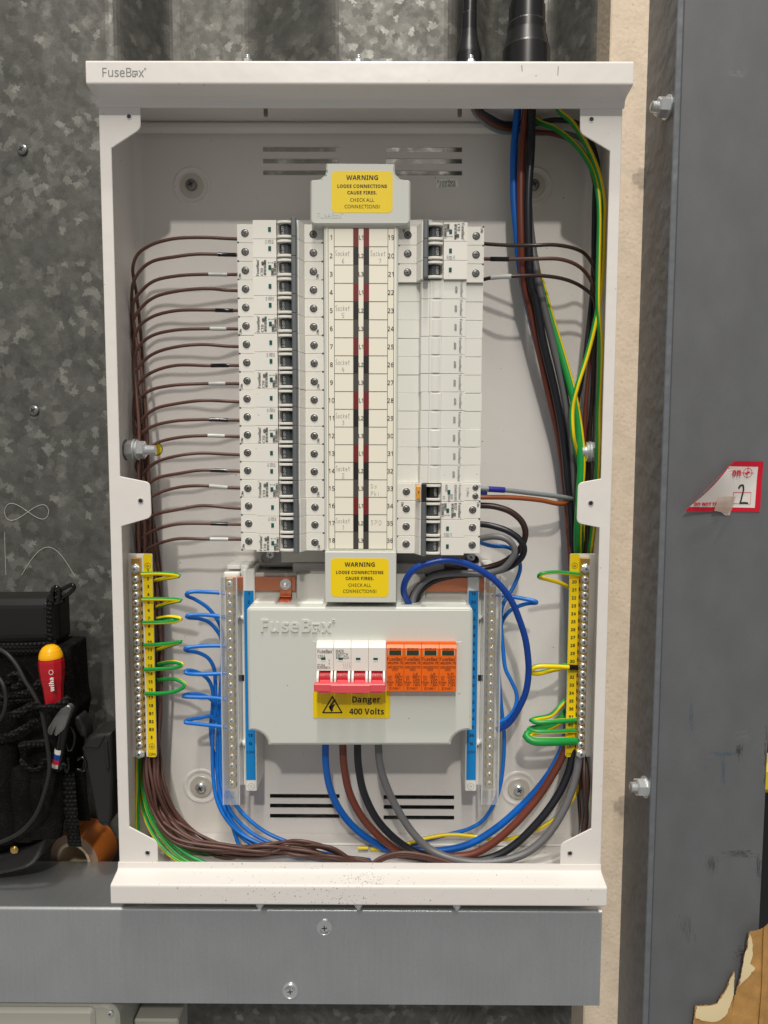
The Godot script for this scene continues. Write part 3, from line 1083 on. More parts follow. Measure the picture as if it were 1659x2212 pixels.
func toggle_set(t: Node3D, y: float, dark: String, bar: String) -> void:
	# two white cheeks, the drum with its print, the handle
	if not shared.has("cheek"):
		var c := PackedVector2Array()
		for k in 9:
			var a := PI * k / 8.0
			c.append(Vector2(-half + 0.0494 - cos(a) * 0.0078, 0.0120 + sin(a) * 0.0036))
		c.append(Vector2(-half + 0.0572, 0.0040))
		c.append(Vector2(-half + 0.0416, 0.0040))
		var st := begin()
		prism(st, c, -0.0012, 0.0012, 0.0003, Transform3D(Basis(Vector3(1, 0, 0), Vector3(0, 0, 1), Vector3(0, -1, 0)), Vector3.ZERO), true)
		shared["cheek"] = st.commit()
		st = begin()
		var d := PackedVector2Array()
		for k in 9:
			var a := PI * k / 8.0
			d.append(Vector2(-half + 0.0500 - cos(a) * 0.0066, 0.0042 + sin(a) * 0.0076))
		prism(st, d, -0.0056, 0.0056, 0.0, Transform3D(Basis(Vector3(1, 0, 0), Vector3(0, 0, 1), Vector3(0, -1, 0)), Vector3.ZERO))
		bbox(st, Vector3(-half + 0.0509, -0.0055, 0.0100), Vector3(-half + 0.0515, 0.0055, 0.0124))
		shared["drum"] = st.commit()
		st = begin()
		var hnd := PackedVector2Array([Vector2(-half + 0.0556, 0.0080), Vector2(-half + 0.0604, 0.0080), Vector2(-half + 0.0618, 0.0205), Vector2(-half + 0.0606, 0.0222), Vector2(-half + 0.0578, 0.0222), Vector2(-half + 0.0566, 0.0205)])
		prism(st, hnd, -pitch / 2 + 0.0001, pitch / 2 - 0.0001, 0.0004, Transform3D(Basis(Vector3(1, 0, 0), Vector3(0, 0, 1), Vector3(0, -1, 0)), Vector3.ZERO), true)
		shared["handle"] = st.commit()
	for s in [-1.0, 1.0]:
		place(t, "cheek", shared["cheek"], M.module_white, Vector3(0, y + s * 0.0069, 0), Basis.IDENTITY, true)
	var d := place(t, "toggle", shared["drum"], M[dark], Vector3(0, y, 0), Basis.IDENTITY, true)
	txt(d, "O-OFF", Vector3(-half + 0.0472, 0, 0.01145), 0.0021, M.white_ink, 0.0078, false, PI / 2)
	place(t, "handle", shared["handle"], M[bar], Vector3(0, y, 0), Basis.IDENTITY, true)

func indicator(t: Node3D, x: float, y: float, z: float) -> void:
	if not shared.has("indicator"):
		var st := begin()
		bbox(st, Vector3(-0.0014, -0.0022, 0), Vector3(0.0014, 0.0022, 0.0003))
		shared["indicator"] = st.commit()
	place(t, "indicator", shared["indicator"], M.indicator_green, Vector3(x, y, z), Basis.IDENTITY, true)

func terminal(t: Node3D, x: float, y: float, z := 0.0, r := 0.0039) -> void:
	# a screw in a low ring; a flat black disc paints the well's shade
	var key := "well|%f" % r
	if not shared.has(key):
		shared[key] = lathe_mesh([[r + 0.0004, 0.0], [r + 0.0002, 0.00035], [r, 0.0003], [r - 0.0001, 0.00005]], Vector3.ZERO, Vector3(0, 0, 1), 20)
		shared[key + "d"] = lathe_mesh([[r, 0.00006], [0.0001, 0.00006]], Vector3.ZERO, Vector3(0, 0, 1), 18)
	var w := place(t, "terminal_well", shared[key], M.module_white, Vector3(x, y, z), Basis.IDENTITY, true)
	part(w, "well_shade", shared[key + "d"], M.recess_shade, true)
	screw(t, Vector3(x + 0.0002, y, z + 0.0001), r * 0.84, "steel_dark", Vector3(0, 0, 1), true, 0.0009, "terminal_screw", -1.0, 0.7)

func make_breaker(label: String, rating: String, code: String) -> Node3D:
	var t := thing("circuit_breaker", label, "circuit breaker", Vector3.ZERO, "three-pole circuit breakers")
	var zf := 0.0129
	for k in 3:
		var y := (1 - k) * pitch
		place(t, "pole", pole_mesh("breaker"), M.module_white, Vector3(0, y, 0), Basis.IDENTITY, true)
		toggle_set(t, y, "toggle_grey", "bar_grey")
		indicator(t, -half + 0.0345, y, zf)
		terminal(t, -half + 0.0078, y + 0.0002)
		terminal(t, half - 0.0098, y - 0.0006)
	if not shared.has("side_notch"):
		var st := begin()
		bbox(st, Vector3(-0.0009, -0.0008, -0.002), Vector3(0.0009, 0.0008, 0.0002))
		shared["side_notch"] = st.commit()
	for k in 3:
		place(t, "side_notch", shared["side_notch"], M.toggle_grey, Vector3(half - 0.0008, (1 - k) * pitch - 0.0088, 0), Basis.IDENTITY, true)
		place(t, "side_notch", shared["side_notch"], M.toggle_grey, Vector3(-half + 0.0008, (1 - k) * pitch - 0.0088, 0), Basis.IDENTITY, true)
	var y := -pitch
	logo(t, Vector3(-half + 0.0226, y, zf + 0.0001), 0.0026, M.ink, 0.0158, PI / 2)
	txt(t, rating, Vector3(-half + 0.0266, y - 0.0042, zf + 0.0001), 0.0024, M.ink, 0.0068, false, PI / 2)
	txt(t, code, Vector3(-half + 0.0297, y - 0.0026, zf + 0.0001), 0.0013, M.ink, 0.0090, false, PI / 2)
	txt(t, "400V~", Vector3(-half + 0.0274, y + 0.0042, zf + 0.0001), 0.0012, M.ink, 0.0044, false, PI / 2)
	txt(t, "50/60Hz", Vector3(-half + 0.0297, y + 0.0048, zf + 0.0001), 0.0012, M.ink, 0.0050, false, PI / 2)
	place(t, "arrow_mark", arrow_mark(), M.ink, Vector3(-half + 0.0352, y + 0.0046, zf + 0.0001), Basis.IDENTITY, true)
	txt(t, "[10000] [3]", Vector3(-half + 0.0372, y - 0.0040, zf + 0.0001), 0.0012, M.ink, 0.0070, false, PI / 2)
	txt(t, "IEC/EN 60898-1", Vector3(-half + 0.0396, y - 0.0006, zf + 0.0001), 0.0012, M.ink, 0.0132, false, PI / 2)
	place(t, "switch_diagram", switch_diagram(), M.ink, Vector3(-half + 0.0342, 0.0062, zf + 0.0001), Basis.IDENTITY, true)
	txt(t, "2.5Nm", Vector3(-half + 0.0022, y - 0.0054, 0.0001), 0.0013, M.ink, 0.0052, false, PI / 2)
	txt(t, "2.5Nm", Vector3(half - 0.0058, y - 0.0056, 0.0001), 0.0013, M.ink, 0.0048, false, PI / 2)
	return t

func make_blank(label: String) -> Node3D:
	var t := thing("blank_module", label, "blank module", Vector3.ZERO, "blank modules in the right column")
	place(t, "body", pole_mesh("blank"), M.blank_white, Vector3.ZERO, Basis.IDENTITY, true)
	var st := begin()
	var c := PackedVector2Array()
	for k in 9:
		var a := PI * k / 8.0
		c.append(Vector2(0.0048 - cos(a) * 0.0056, 0.0100 + sin(a) * 0.0030))
	prism(st, c, -0.0088, 0.0076, 0.0004, Transform3D(Basis(Vector3(1, 0, 0), Vector3(0, 0, 1), Vector3(0, -1, 0)), Vector3.ZERO), true)
	part(t, "moulded_toggle", st.commit(), M.blank_white, true)
	logo(t, Vector3(-half + 0.0232, 0, 0.0107), 0.0024, M.ink_grey, 0.0158, PI / 2)
	txt(t, "ADRB", Vector3(-half + 0.0284, 0.0, 0.0107), 0.0018, M.ink_grey, 0.0066, false, PI / 2)
	return t

func copy(o: Node3D, label: String) -> Node3D:
	var c: Node3D = o.duplicate()
	c.name = numbered(String(o.name).rstrip("0123456789").trim_suffix("_"))
	add_child(c)
	c.set_meta("label", label)
	return c

const ORD := ["first", "second", "third", "fourth", "fifth", "sixth", "seventh", "eighth", "ninth", "tenth", "eleventh", "twelfth", "thirteenth", "fourteenth", "fifteenth", "sixteenth", "seventeenth", "eighteenth"]

func build_modules() -> void:
	# left column: six three-pole breakers
	var top := at(606, 484, ZS)
	var low := at(611, 1189, ZS)
	pitch = (top.y - low.y) / 18.0
	half = (at(699, 800, ZS).x - at(516, 800, ZS).x) / 2.0
	var cx := (at(699, 800, ZS).x + at(516, 800, ZS).x) / 2.0
	var sockets := ["six", "five", "four", "three", "two", "one"]
	var first: Node3D = null
	for k in 6:
		var label: String = "white three-pole C10 breaker beside the handwritten Socket %s" % sockets[k]
		var o: Node3D = make_breaker(label, "C10", "MT10C103") if k == 0 else copy(first, label)
		if k == 0:
			first = o
		o.position = Vector3(cx + rng.randf_range(-0.0004, 0.0004), top.y - pitch * (1.5 + 3 * k), ZS + rng.randf_range(-0.0004, 0.0004))
		o.rotation.z = rng.randf_range(-0.004, 0.004)
	# right column, turned half round
	var rt := at(952, 489, ZS)
	var rl := at(948, 1196, ZS)
	var rp := (rt.y - rl.y) / 18.0
	var rx := (at(860, 800, ZS).x + at(1040, 800, ZS).x) / 2.0
	var o := copy(first, "white three-pole C10 breaker above the column of blank modules")
	o.rotation.z = PI
	o.position = Vector3(rx, rt.y - rp * 1.5, ZS)
	var blank: Node3D = null
	for k in 11:
		var label: String = "%s plain white blank module below the right C10 breaker" % ORD[k]
		var n: Node3D = make_blank(label) if k == 0 else copy(blank, label)
		if k == 0:
			blank = n
		n.rotation.z = PI + rng.randf_range(-0.004, 0.004)
		n.position = Vector3(rx + rng.randf_range(-0.0004, 0.0004), rt.y - rp * (3.5 + k), ZS + rng.randf_range(-0.0005, 0.0002))
	# the combined residual-current breaker
	var r := thing("residual_current_breaker", "single white breaker with black toggle, amber tab and blue neutral lead", "circuit breaker", Vector3.ZERO)
	place(r, "pole", pole_mesh("breaker"), M.module_white, Vector3.ZERO, Basis.IDENTITY, true)
	toggle_set(r, 0.0, "black_plastic", "black_plastic")
	var st := begin()
	bbox(st, Vector3(-half + 0.0624, -0.0066, 0.006), Vector3(-half + 0.0664, 0.0066, 0.0180), 0.0006)
	part(r, "test_tab", st.commit(), M.amber, true)
	txt(r, "T", Vector3(-half + 0.0644, 0, 0.0181), 0.0026, M.ink, 0.0, true, PI)
	indicator(r, -half + 0.0335, -0.0004, 0.0129)
	terminal(r, half - 0.0098, 0.0)
	terminal(r, -half + 0.0052, 0.0044, 0.0, 0.0032)
	terminal(r, -half + 0.0052, -0.0044, 0.0, 0.0032)
	logo(r, Vector3(-half + 0.0226, 0, 0.0130), 0.0024, M.ink_grey, 0.0158, PI / 2)
	txt(r, "RTAMB32BD", Vector3(-half + 0.0268, 0, 0.0130), 0.0019, M.ink_grey, 0.0158, false, PI / 2)
	txt(r, "B32", Vector3(-half + 0.0306, 0.0042, 0.0130), 0.0022, M.ink_grey, 0.0, false, PI / 2)
	txt(r, "30mA", Vector3(-half + 0.0332, 0.0052, 0.0130), 0.0014, M.ink_grey, 0.0, false, PI / 2)
	txt(r, "6000", Vector3(-half + 0.0360, -0.0046, 0.0130), 0.0014, M.ink_grey, 0.0, false, PI / 2)
	txt(r, "E3", Vector3(-half + 0.0385, 0.0050, 0.0130), 0.0014, M.ink_grey, 0.0, false, PI / 2)
	txt(r, "1.2Nm", Vector3(-half + 0.0130, 0.0, 0.0001), 0.0016, M.ink_grey, 0.0, false, PI / 2)
	txt(r, "N", Vector3(-half + 0.0014, -0.0060, 0.0001), 0.0018, M.ink_grey, 0.0, false, PI / 2)
	txt(r, "L", Vector3(-half + 0.0014, 0.0062, 0.0001), 0.0018, M.ink_grey, 0.0, false, PI / 2)
	var st3 := begin()
	lathe(st3, [[0.0001, 0.0], [0.0050, 0.0006], [0.0066, 0.003], [0.0066, 0.010]], Vector3(-half - 0.0028, 0.0012, -0.012), Vector3(0, 0, -1), 22)
	part(r, "neutral_lead_cap", st3.commit(), M.cable_blue, true)
	r.rotation.z = PI
	r.position = Vector3(rx, rt.y - rp * 14.5, ZS)
	var big := make_breaker("white three-pole B32 breaker with thick brown black and grey wires", "B32", "MT10B323")
	big.rotation.z = PI
	big.position = Vector3(rx, rt.y - rp * 16.5, ZS)

# ------------------------------------------------------------------ chart and covers
const LETTERS := {
	"S": [[[0.9, 0.9], [0.5, 1.0], [0.2, 0.8], [0.5, 0.5], [0.8, 0.3], [0.5, 0.02], [0.1, 0.1]]],
	"o": [[[0.5, 0.6], [0.15, 0.4], [0.2, 0.05], [0.6, 0.0], [0.8, 0.35], [0.5, 0.6]]],
	"c": [[[0.8, 0.5], [0.45, 0.62], [0.15, 0.3], [0.4, 0.0], [0.85, 0.1]]],
	"k": [[[0.2, 0.9], [0.18, 0.0]], [[0.75, 0.6], [0.22, 0.3], [0.8, 0.02]]],
	"e": [[[0.15, 0.3], [0.75, 0.35], [0.5, 0.62], [0.15, 0.35], [0.4, 0.0], [0.85, 0.08]]],
	"t": [[[0.45, 0.95], [0.4, 0.1], [0.7, 0.0]], [[0.05, 0.62], [0.9, 0.66]]],
	"P": [[[0.2, 0.0], [0.3, 0.95], [0.8, 0.85], [0.75, 0.5], [0.3, 0.42]]],
	"D": [[[0.2, 0.0], [0.25, 0.95], [0.8, 0.7], [0.75, 0.2], [0.15, 0.02]]],
	"s": [[[0.8, 0.6], [0.3, 0.55], [0.7, 0.25], [0.2, 0.0]]],
	"h": [[[0.2, 0.95], [0.18, 0.0]], [[0.2, 0.4], [0.6, 0.5], [0.65, 0.0]]],
	"i": [[[0.4, 0.5], [0.42, 0.0]], [[0.4, 0.75], [0.43, 0.7]]],
	"1": [[[0.3, 0.8], [0.5, 1.0], [0.45, 0.0]]],
	"2": [[[0.15, 0.8], [0.5, 1.0], [0.8, 0.75], [0.15, 0.0], [0.9, 0.04]]],
	"3": [[[0.15, 0.95], [0.75, 0.9], [0.4, 0.55], [0.85, 0.3], [0.2, 0.0]]],
	"4": [[[0.5, 1.0], [0.1, 0.4], [0.85, 0.42]], [[0.65, 0.7], [0.55, -0.1]]],
	"5": [[[0.85, 1.0], [0.25, 0.95], [0.2, 0.55], [0.75, 0.45], [0.7, 0.05], [0.1, 0.05]]],
	"6": [[[0.7, 1.0], [0.25, 0.5], [0.3, 0.02], [0.75, 0.15], [0.6, 0.45], [0.2, 0.3]]],
	"7": [[[0.1, 0.9], [0.85, 0.95], [0.4, 0.0]]],
}

func handwriting(s: String, o: Vector3, w: float, h: float) -> ArrayMesh:
	var lines := []
	for k in s.length():
		for l in LETTERS.get(s[k], []):
			var a := []
			for p in l:
				a.append(o + Vector3((k + p[0] * 0.85 + rng.randf_range(-0.05, 0.05)) * w, (p[1] + rng.randf_range(-0.06, 0.06)) * h, 0))
			lines.append(Array(spline(a, 0.0006)))
	return strokes(lines, 0.00013)

func build_chart() -> void:
	var z := -0.012
	var t := thing("circuit_chart", "cream circuit chart numbered 1 to 36 between the two breaker columns", "chart", at(780, 1191, z))
	part(t, "carrier", rect3(700, 487, 859, 1192, -0.07, z - 0.0004, 0.001), M.cover_grey)
	part(t, "sheet", rect3(706, 488.5, 854, 1189, z - 0.0004, z, 0.0), M.cream_paper)
	# columns of the table and rows, as world lines
	var z1 := z + 0.0002
	var X := func(d: float) -> float: return at(d, 810, z).x
	var cols := [709.5, 722.5, 763.0, 774.5, 785.0, 797.0, 837.0, 850.0]
	var yt := at(780, 493, z).y
	var yb := at(780, 1186, z).y
	var rh := (yt - yb) / 18.0
	var bands := ["band_red", "band_black", "band_grey"]
	var ln := 0.00022
	for k in 18:
		var y1 := yt - rh * k
		for s in [[2, 3], [4, 5]]:
			part(t, "phase_band", box_mesh(Vector3(X.call(cols[s[0]]), y1 - rh, z + 0.00005), Vector3(X.call(cols[s[1]]), y1, z1)), M[bands[k % 3]])
		if k > 0:
			for s in [[1, 2], [5, 6]]:
				part(t, "ruled_line", box_mesh(Vector3(X.call(cols[s[0]]), y1 - ln, z + 0.00005), Vector3(X.call(cols[s[1]]), y1 + ln, z1)), M.ink)
		var yc := y1 - rh / 2
		txt(t, str(k + 1), loc(t, Vector3(X.call(716.0), yc, z1)), 0.0042, M.ink)
		txt(t, str(k + 19), loc(t, Vector3(X.call(843.6), yc, z1)), 0.0042, M.ink)
		txt(t, "L%d" % (k % 3 + 1), loc(t, Vector3(X.call(780.0), yc, z1)), 0.0038, M.ink)
	for c in [0, 1, 6, 7]:
		part(t, "ruled_line", box_mesh(Vector3(X.call(cols[c]) - ln, yb, z + 0.00005), Vector3(X.call(cols[c]) + ln, yt, z1)), M.ink)
	for y in [yt, yb]:
		part(t, "ruled_line", box_mesh(Vector3(X.call(cols[0]), y - ln, z + 0.00006), Vector3(X.call(cols[7]), y + ln, z1 + 0.0001)), M.ink)
	var n := 6
	for k in [1, 4, 7, 10, 13, 16]:
		var y1: float = yt - rh * (k + 1)
		part(t, "handwriting", handwriting("Socket", Vector3(X.call(724.5), y1 + rh * 0.5, z1), 0.0025, 0.0050), M.pen)
		part(t, "handwriting", handwriting(str(n), Vector3(X.call(738), y1 + rh * 0.1, z1), 0.0036, 0.0046), M.pen)
		n -= 1
	for e in [[1, "Socket", 799.5, 0.5, 0.0026], [1, "7", 816.0, 0.08, 0.004], [14, "Ds", 801.0, 0.5, 0.0036], [14, "Phi", 801.0, 0.08, 0.0034], [16, "SPD", 801.0, 0.4, 0.0040]]:
		part(t, "handwriting", handwriting(e[1], Vector3(X.call(e[2]), yt - rh * (e[0] + 1) + rh * e[3], z1), e[4], 0.0048), M.pen)

func warning_label(t: Node3D, x0: float, y0: float, x1: float, y1: float, z: float) -> void:
	var a := at(x0, y1, z)
	var b := at(x1, y0, z)
	var st := begin()
	prism(st, rounded(Vector2(a.x, a.y), Vector2(b.x, b.y), 0.0045, 5), z, z + 0.0002)
	var l := part(t, "warning_label", st.commit(), M.warning_yellow)
	var w := b.x - a.x
	var h := b.y - a.y
	var c := (a.x + b.x) / 2
	for e in [["WARNING", 0.84, 0.52, true, 0.108], ["LOOSE CONNECTIONS", 0.635, 0.81, true, 0.078], ["CAUSE FIRES.", 0.48, 0.485, true, 0.078], ["CHECK ALL", 0.305, 0.39, false, 0.078], ["CONNECTIONS!", 0.148, 0.575, false, 0.078]]:
		txt(l, e[0], Vector3(c, a.y + h * e[1], z + 0.0003), h * e[4], M.ink, w * e[2], e[3])

func build_covers() -> void:
	# upper and lower cover of the chart
	var z := -0.0075
	var t := thing("upper_busbar_cover", "pale grey shouldered plastic cover with yellow warning label above the chart", "cover", at(778, 486, z))
	var pts := round_corners(poly([[670.5, 485.5], [670.5, 388], [693, 387], [704, 378], [704, 352], [853, 353], [853, 377], [864, 387], [886.5, 388], [886.5, 485.5]], z), [0.005, 0.003, 0.004, 0.004, 0.002, 0.002, 0.004, 0.004, 0.003, 0.005], 4)
	part(t, "shell", prism_mesh(pts, -0.05, z, 0.0016), M.cover_grey)
	warning_label(t, 716.5, 369.5, 848.5, 459.5, z)
	logo(t, loc(t, at(713, 466, z)), 0.0046, M.cover_grey, at(741, 466, z).x - at(685, 466, z).x, 0.0, 0.0006)
	var u := thing("lower_busbar_cover", "pale grey square plastic cover with yellow warning label below the chart", "cover", at(779, 1301, z))
	part(u, "shell", rect3(702, 1192, 856, 1301.5, -0.05, z, 0.0006), M.cover_grey)
	warning_label(u, 714.5, 1206, 840, 1289, z)

func build_main_switch() -> void:
	var z := -0.008
	var t := thing("main_switch_cover", "large pale grey moulded cover with embossed lettering round the main switch", "cover", at(777, 1611, z))
	var pts := PackedVector2Array()
	for p in poly([[532, 1312], [1022, 1313], [1020, 1579]], z):
		pts.append(p)
	var c := at(1012, 1611, z)
	var rr := at(1012, 1579, z).y - c.y
	for k in 7:
		var a := PI / 2 + PI / 2 * k / 6.0
		pts.append(Vector2(c.x + cos(a) * rr * 1.15, c.y + sin(a) * rr))
	c = at(541, 1611, z)
	for k in 7:
		var a := PI / 2 * k / 6.0
		pts.append(Vector2(c.x + cos(a) * rr * 1.15, c.y + sin(a) * rr))
	pts.append(poly([[536, 1579]], z)[0])
	pts = round_corners(pts, [0.005, 0.005], 5)
	# the front with a window for the switch, as the outline and a hole: four joined pieces
	var wl := at(682, 1390, z)
	var wr := at(988, 1494, z)
	var st := begin()
	prism(st, pts, -0.055, z - 0.0016, 0.0015)
	part(t, "shell", st.commit(), M.cover_grey)
	var rim := inset(pts, 0.0026)
	st = begin()
	prism(st, rim, z - 0.0020, z - 0.0004, 0.0004)
	part(t, "front_panel", st.commit(), M.cover_grey)
	var fr := begin()
	var o0 := at(676, 1385, z)
	var o1 := at(996, 1498, z)
	bbox(fr, Vector3(o0.x, wl.y, z - 0.0006), Vector3(o1.x, o0.y, z), 0.0002)
	bbox(fr, Vector3(o0.x, o1.y, z - 0.0006), Vector3(wl.x, wl.y, z), 0.0002)
	bbox(fr, Vector3(wr.x, o1.y, z - 0.0006), Vector3(o1.x, wl.y, z), 0.0002)
	part(t, "window_edge", fr.commit(), M.cover_grey)
	logo(t, loc(t, at(643.5, 1352.5, z + 0.0001)), 0.0128, M.cover_grey, at(724, 1350, z).x - at(563, 1350, z).x, -0.004, 0.0016)
	# top spout that carries the links
	part(t, "top_lug", rect3(545, 1299, 596, 1313, -0.054, -0.022, 0.002), M.cover_grey)
	part(t, "top_lug", rect3(640, 1300, 701, 1313, -0.054, -0.022, 0.002), M.cover_grey)
	part(t, "top_lug", rect3(908, 1301, 1010, 1313, -0.054, -0.022, 0.002), M.cover_grey)
	# danger label
	var d := thing("danger_label", "yellow Danger 400 Volts sticker with lightning triangle under the red switch", "sticker", at(760, 1551, z))
	var a := at(676, 1551, z)
	var b := at(843, 1492, z)
	part(d, "sheet", prism_mesh(rounded(Vector2(a.x, a.y), Vector2(b.x, b.y), 0.0025, 4), z - 0.0003, z + 0.0002), M.sticker_yellow)
	var zt := z + 0.00035
	txt(d, "Danger", loc(d, at(791, 1513.5, zt)), 0.0062, M.ink, at(821, 1513, zt).x - at(761, 1513, zt).x, true)
	txt(d, "400 Volts", loc(d, at(792, 1536.5, zt)), 0.0062, M.ink, at(829, 1536, zt).x - at(754, 1536, zt).x, true)
	var T := poly([[718, 1502], [741, 1541], [695, 1541]], zt)
	var edge := begin()
	var big := round_corners(T, [0.0016, 0.0016, 0.0016], 4)
	var small := inset(big, 0.0014)
	for i in big.size():
		var j := (i + 1) % big.size()
		quad(edge, Vector3(big[i].x, big[i].y, zt), Vector3(big[j].x, big[j].y, zt), Vector3(small[j].x, small[j].y, zt), Vector3(small[i].x, small[i].y, zt), Vector3(0, 0, 1))
	part(d, "triangle", edge.commit(), M.ink)
	var bolt := poly([[721, 1512], [710, 1527], [716, 1526], [714.5, 1532], [711.5, 1531], [716, 1538], [720.5, 1533], [718, 1532.5], [724, 1521], [717.5, 1522.5], [726, 1512]], zt)
	part(d, "lightning_bolt", prism_mesh(bolt, zt - 0.0001, zt + 0.0001), M.ink)
	# main switch, four poles
	var s := thing("main_switch", "white four-pole main switch with red handle set in the grey cover", "switch", at(758, 1494, 0))
	var zb := 0.0025
	var y1 := at(758, 1391, zb).y
	var y0 := at(758, 1493, zb).y
	var x0 := at(683, 1440, zb).x
	var x1 := at(833.5, 1440, zb).x
	var w := (x1 - x0) / 4.0
	var yn := at(758, 1449, zb).y
	for k in 4:
		var xa := x0 + w * k
		var sec := PackedVector2Array([Vector2(-0.0083, y1 + 0.001), Vector2(zb - 0.004, y1 + 0.001), Vector2(zb, y1 - 0.004), Vector2(zb, yn), Vector2(zb - 0.008, yn - 0.001), Vector2(zb - 0.008, y0), Vector2(-0.0083, y0)])
		st = begin()
		prism(st, sec, xa + 0.0001, xa + w - 0.0001, 0.0003, Transform3D(Basis(Vector3(0, 0, 1), Vector3(0, 1, 0), Vector3(1, 0, 0)), Vector3.ZERO), true)
		part(s, "pole", st.commit(), M.module_white)
		for q in [0.10, 0.90]:
			var ck := PackedVector2Array()
			for i in 11:
				var an := -PI / 2 + PI * i / 10.0
				ck.append(Vector2(zb - 0.006 + cos(an) * 0.0120, (yn + y0) / 2 + 0.001 + sin(an) * (yn - y0) * 0.52))
			st = begin()
			prism(st, ck, xa + w * q - 0.0012, xa + w * q + 0.0012, 0.0003, Transform3D(Basis(Vector3(0, 0, 1), Vector3(0, 1, 0), Vector3(1, 0, 0)), Vector3.ZERO), true)
			part(s, "cheek", st.commit(), M.module_white)
		st = begin()
		lathe(st, [[0.0001, 0], [0.0096, 0], [0.0096, w * 0.62], [0.0001, w * 0.62]], Vector3(xa + w * 0.19, (yn + y0) / 2 + 0.001, zb - 0.0085), Vector3(1, 0, 0), 24)
		var dr := part(s, "toggle", st.commit(), M.red_plastic)
		txt(dr, "O-OFF", Vector3(xa + w / 2, yn - 0.0050, zb + 0.0004), 0.0022, M.band_red, w * 0.5)
		st = begin()
		var gr := PackedVector2Array([Vector2(zb - 0.002, y0 + 0.0135), Vector2(zb + 0.0010, y0 + 0.0120), Vector2(zb + 0.0130, y0 + 0.0062), Vector2(zb + 0.0130, y0 + 0.0020), Vector2(zb - 0.004, y0 + 0.0060)])
		prism(st, gr, xa + w * 0.2, xa + w * 0.8, 0.0004, Transform3D(Basis(Vector3(0, 0, 1), Vector3(0, 1, 0), Vector3(1, 0, 0)), Vector3.ZERO), true)
		part(s, "toggle_arm", st.commit(), M.pink_plastic)
		part(s, "indicator", box_mesh(Vector3(xa + w * 0.28, at(700, 1425.5, zb).y, zb), Vector3(xa + w * 0.54, at(700, 1420.5, zb).y, zb + 0.0003)), M.indicator_green)
		part(s, "indicator_edge", box_mesh(Vector3(xa + w * 0.28, at(700, 1427.5, zb).y, zb), Vector3(xa + w * 0.54, at(700, 1425.6, zb).y, zb + 0.0004)), M.clip_white)
	var hy := at(758, 1478, 0.017).y
	var hl := at(758, 1496, 0.017).y
	st = begin()
	bbox(st, Vector3(x0 - 0.0010, hl + 0.0004, 0.0095), Vector3(x1 - 0.0002, hy, 0.0170), 0.0008)
	bbox(st, Vector3(x0 + w * 0.86, hl - 0.0006, 0.0090), Vector3(x1 - w * 0.86, hy - 0.0004, 0.0180), 0.0008)
	part(s, "handle_bar", st.commit(), M.pink_plastic)
	var zp := zb + 0.0001
	logo(s, loc(s, at(702.5, 1407.5, zp)), 0.0034, M.ink, at(719, 1407, zp).x - at(686, 1407, zp).x)
	txt(s, "125A", loc(s, at(694.5, 1418.5, zp)), 0.0030, M.ink, at(703, 1407, zp).x - at(686, 1407, zp).x)
	txt(s, "IT1254", loc(s, at(693.5, 1437, zp)), 0.0022, M.ink, at(702, 1407, zp).x - at(685.5, 1407, zp).x)
	txt(s, "IEC/EN 60947-3", loc(s, at(699, 1442.3, zp)), 0.0014, M.ink, at(713.5, 1407, zp).x - at(685.5, 1407, zp).x)
	txt(s, "MAIN", loc(s, at(733.8, 1406.5, zp)), 0.0030, M.ink, at(742, 1407, zp).x - at(725.6, 1407, zp).x)
	txt(s, "SWITCH", loc(s, at(738.5, 1414, zp)), 0.0030, M.ink, at(751.5, 1407, zp).x - at(725.6, 1407, zp).x)
	txt(s, "400V~ AC22A", loc(s, at(739.8, 1420.6, zp)), 0.0018, M.ink, at(754, 1407, zp).x - at(725.6, 1407, zp).x)
	place(s, "arrow_mark", arrow_mark(), M.ink, at(711, 1430, zp), Basis(Vector3(0, 0, 1), PI / 2))
	var dg := []
	for k in 4:
		var xx := 743.0 + k * 4.3
		dg.append([at(xx, 1445, zp), at(xx, 1438, zp), at(xx - 1.8, 1434.5, zp)])
		dg.append([at(xx, 1433.5, zp), at(xx, 1430, zp)])
	part(s, "switch_diagram", strokes(dg, 0.00012), M.ink)
	# surge protection, four cartridges
	var p := thing("surge_protector", "orange four-module surge protection device beside the main switch", "surge protector", at(910, 1492, 0))
	var px0 := at(834.6, 1440, zb).x
	var px1 := at(986.5, 1440, zb).x
	var pw := (px1 - px0) / 4.0
	for k in 4:
		var xa := px0 + pw * k
		st = begin()
		var sec := PackedVector2Array([Vector2(-0.0083, y1 + 0.0005), Vector2(zb - 0.0055, y1 + 0.0005), Vector2(zb - 0.0055, y1 - 0.0004), Vector2(zb - 0.0045, y1 - 0.0004), Vector2(zb - 0.0045, y1 - 0.0012), Vector2(zb - 0.003, y1 - 0.0012), Vector2(zb, y1 - 0.0042), Vector2(zb, y0 + 0.0004), Vector2(zb - 0.0005, y0), Vector2(-0.0083, y0)])
		prism(st, sec, xa + 0.0001, xa + pw - 0.0001, 0.0003, Transform3D(Basis(Vector3(0, 0, 1), Vector3(0, 1, 0), Vector3(1, 0, 0)), Vector3.ZERO), true)
		var ct := part(p, "cartridge", st.commit(), M.orange_plastic)
		var xc := xa + pw / 2
		var Y := func(d: float) -> float: return at(900, d, zb).y
		part(ct, "status_window", box_mesh(Vector3(xc - pw * 0.35, Y.call(1415.0), zb), Vector3(xc + pw * 0.35, Y.call(1405.5), zb + 0.0004)), M.window_dark)
		for sx in [-1.0, 1.0]:
			part(ct, "window_clip", box_mesh(Vector3(xc + sx * pw * 0.36 - 0.0003, Y.call(1415.6), zb), Vector3(xc + sx * pw * 0.36 + 0.0003, Y.call(1405.0), zb + 0.0006)), M.zinc_plain)
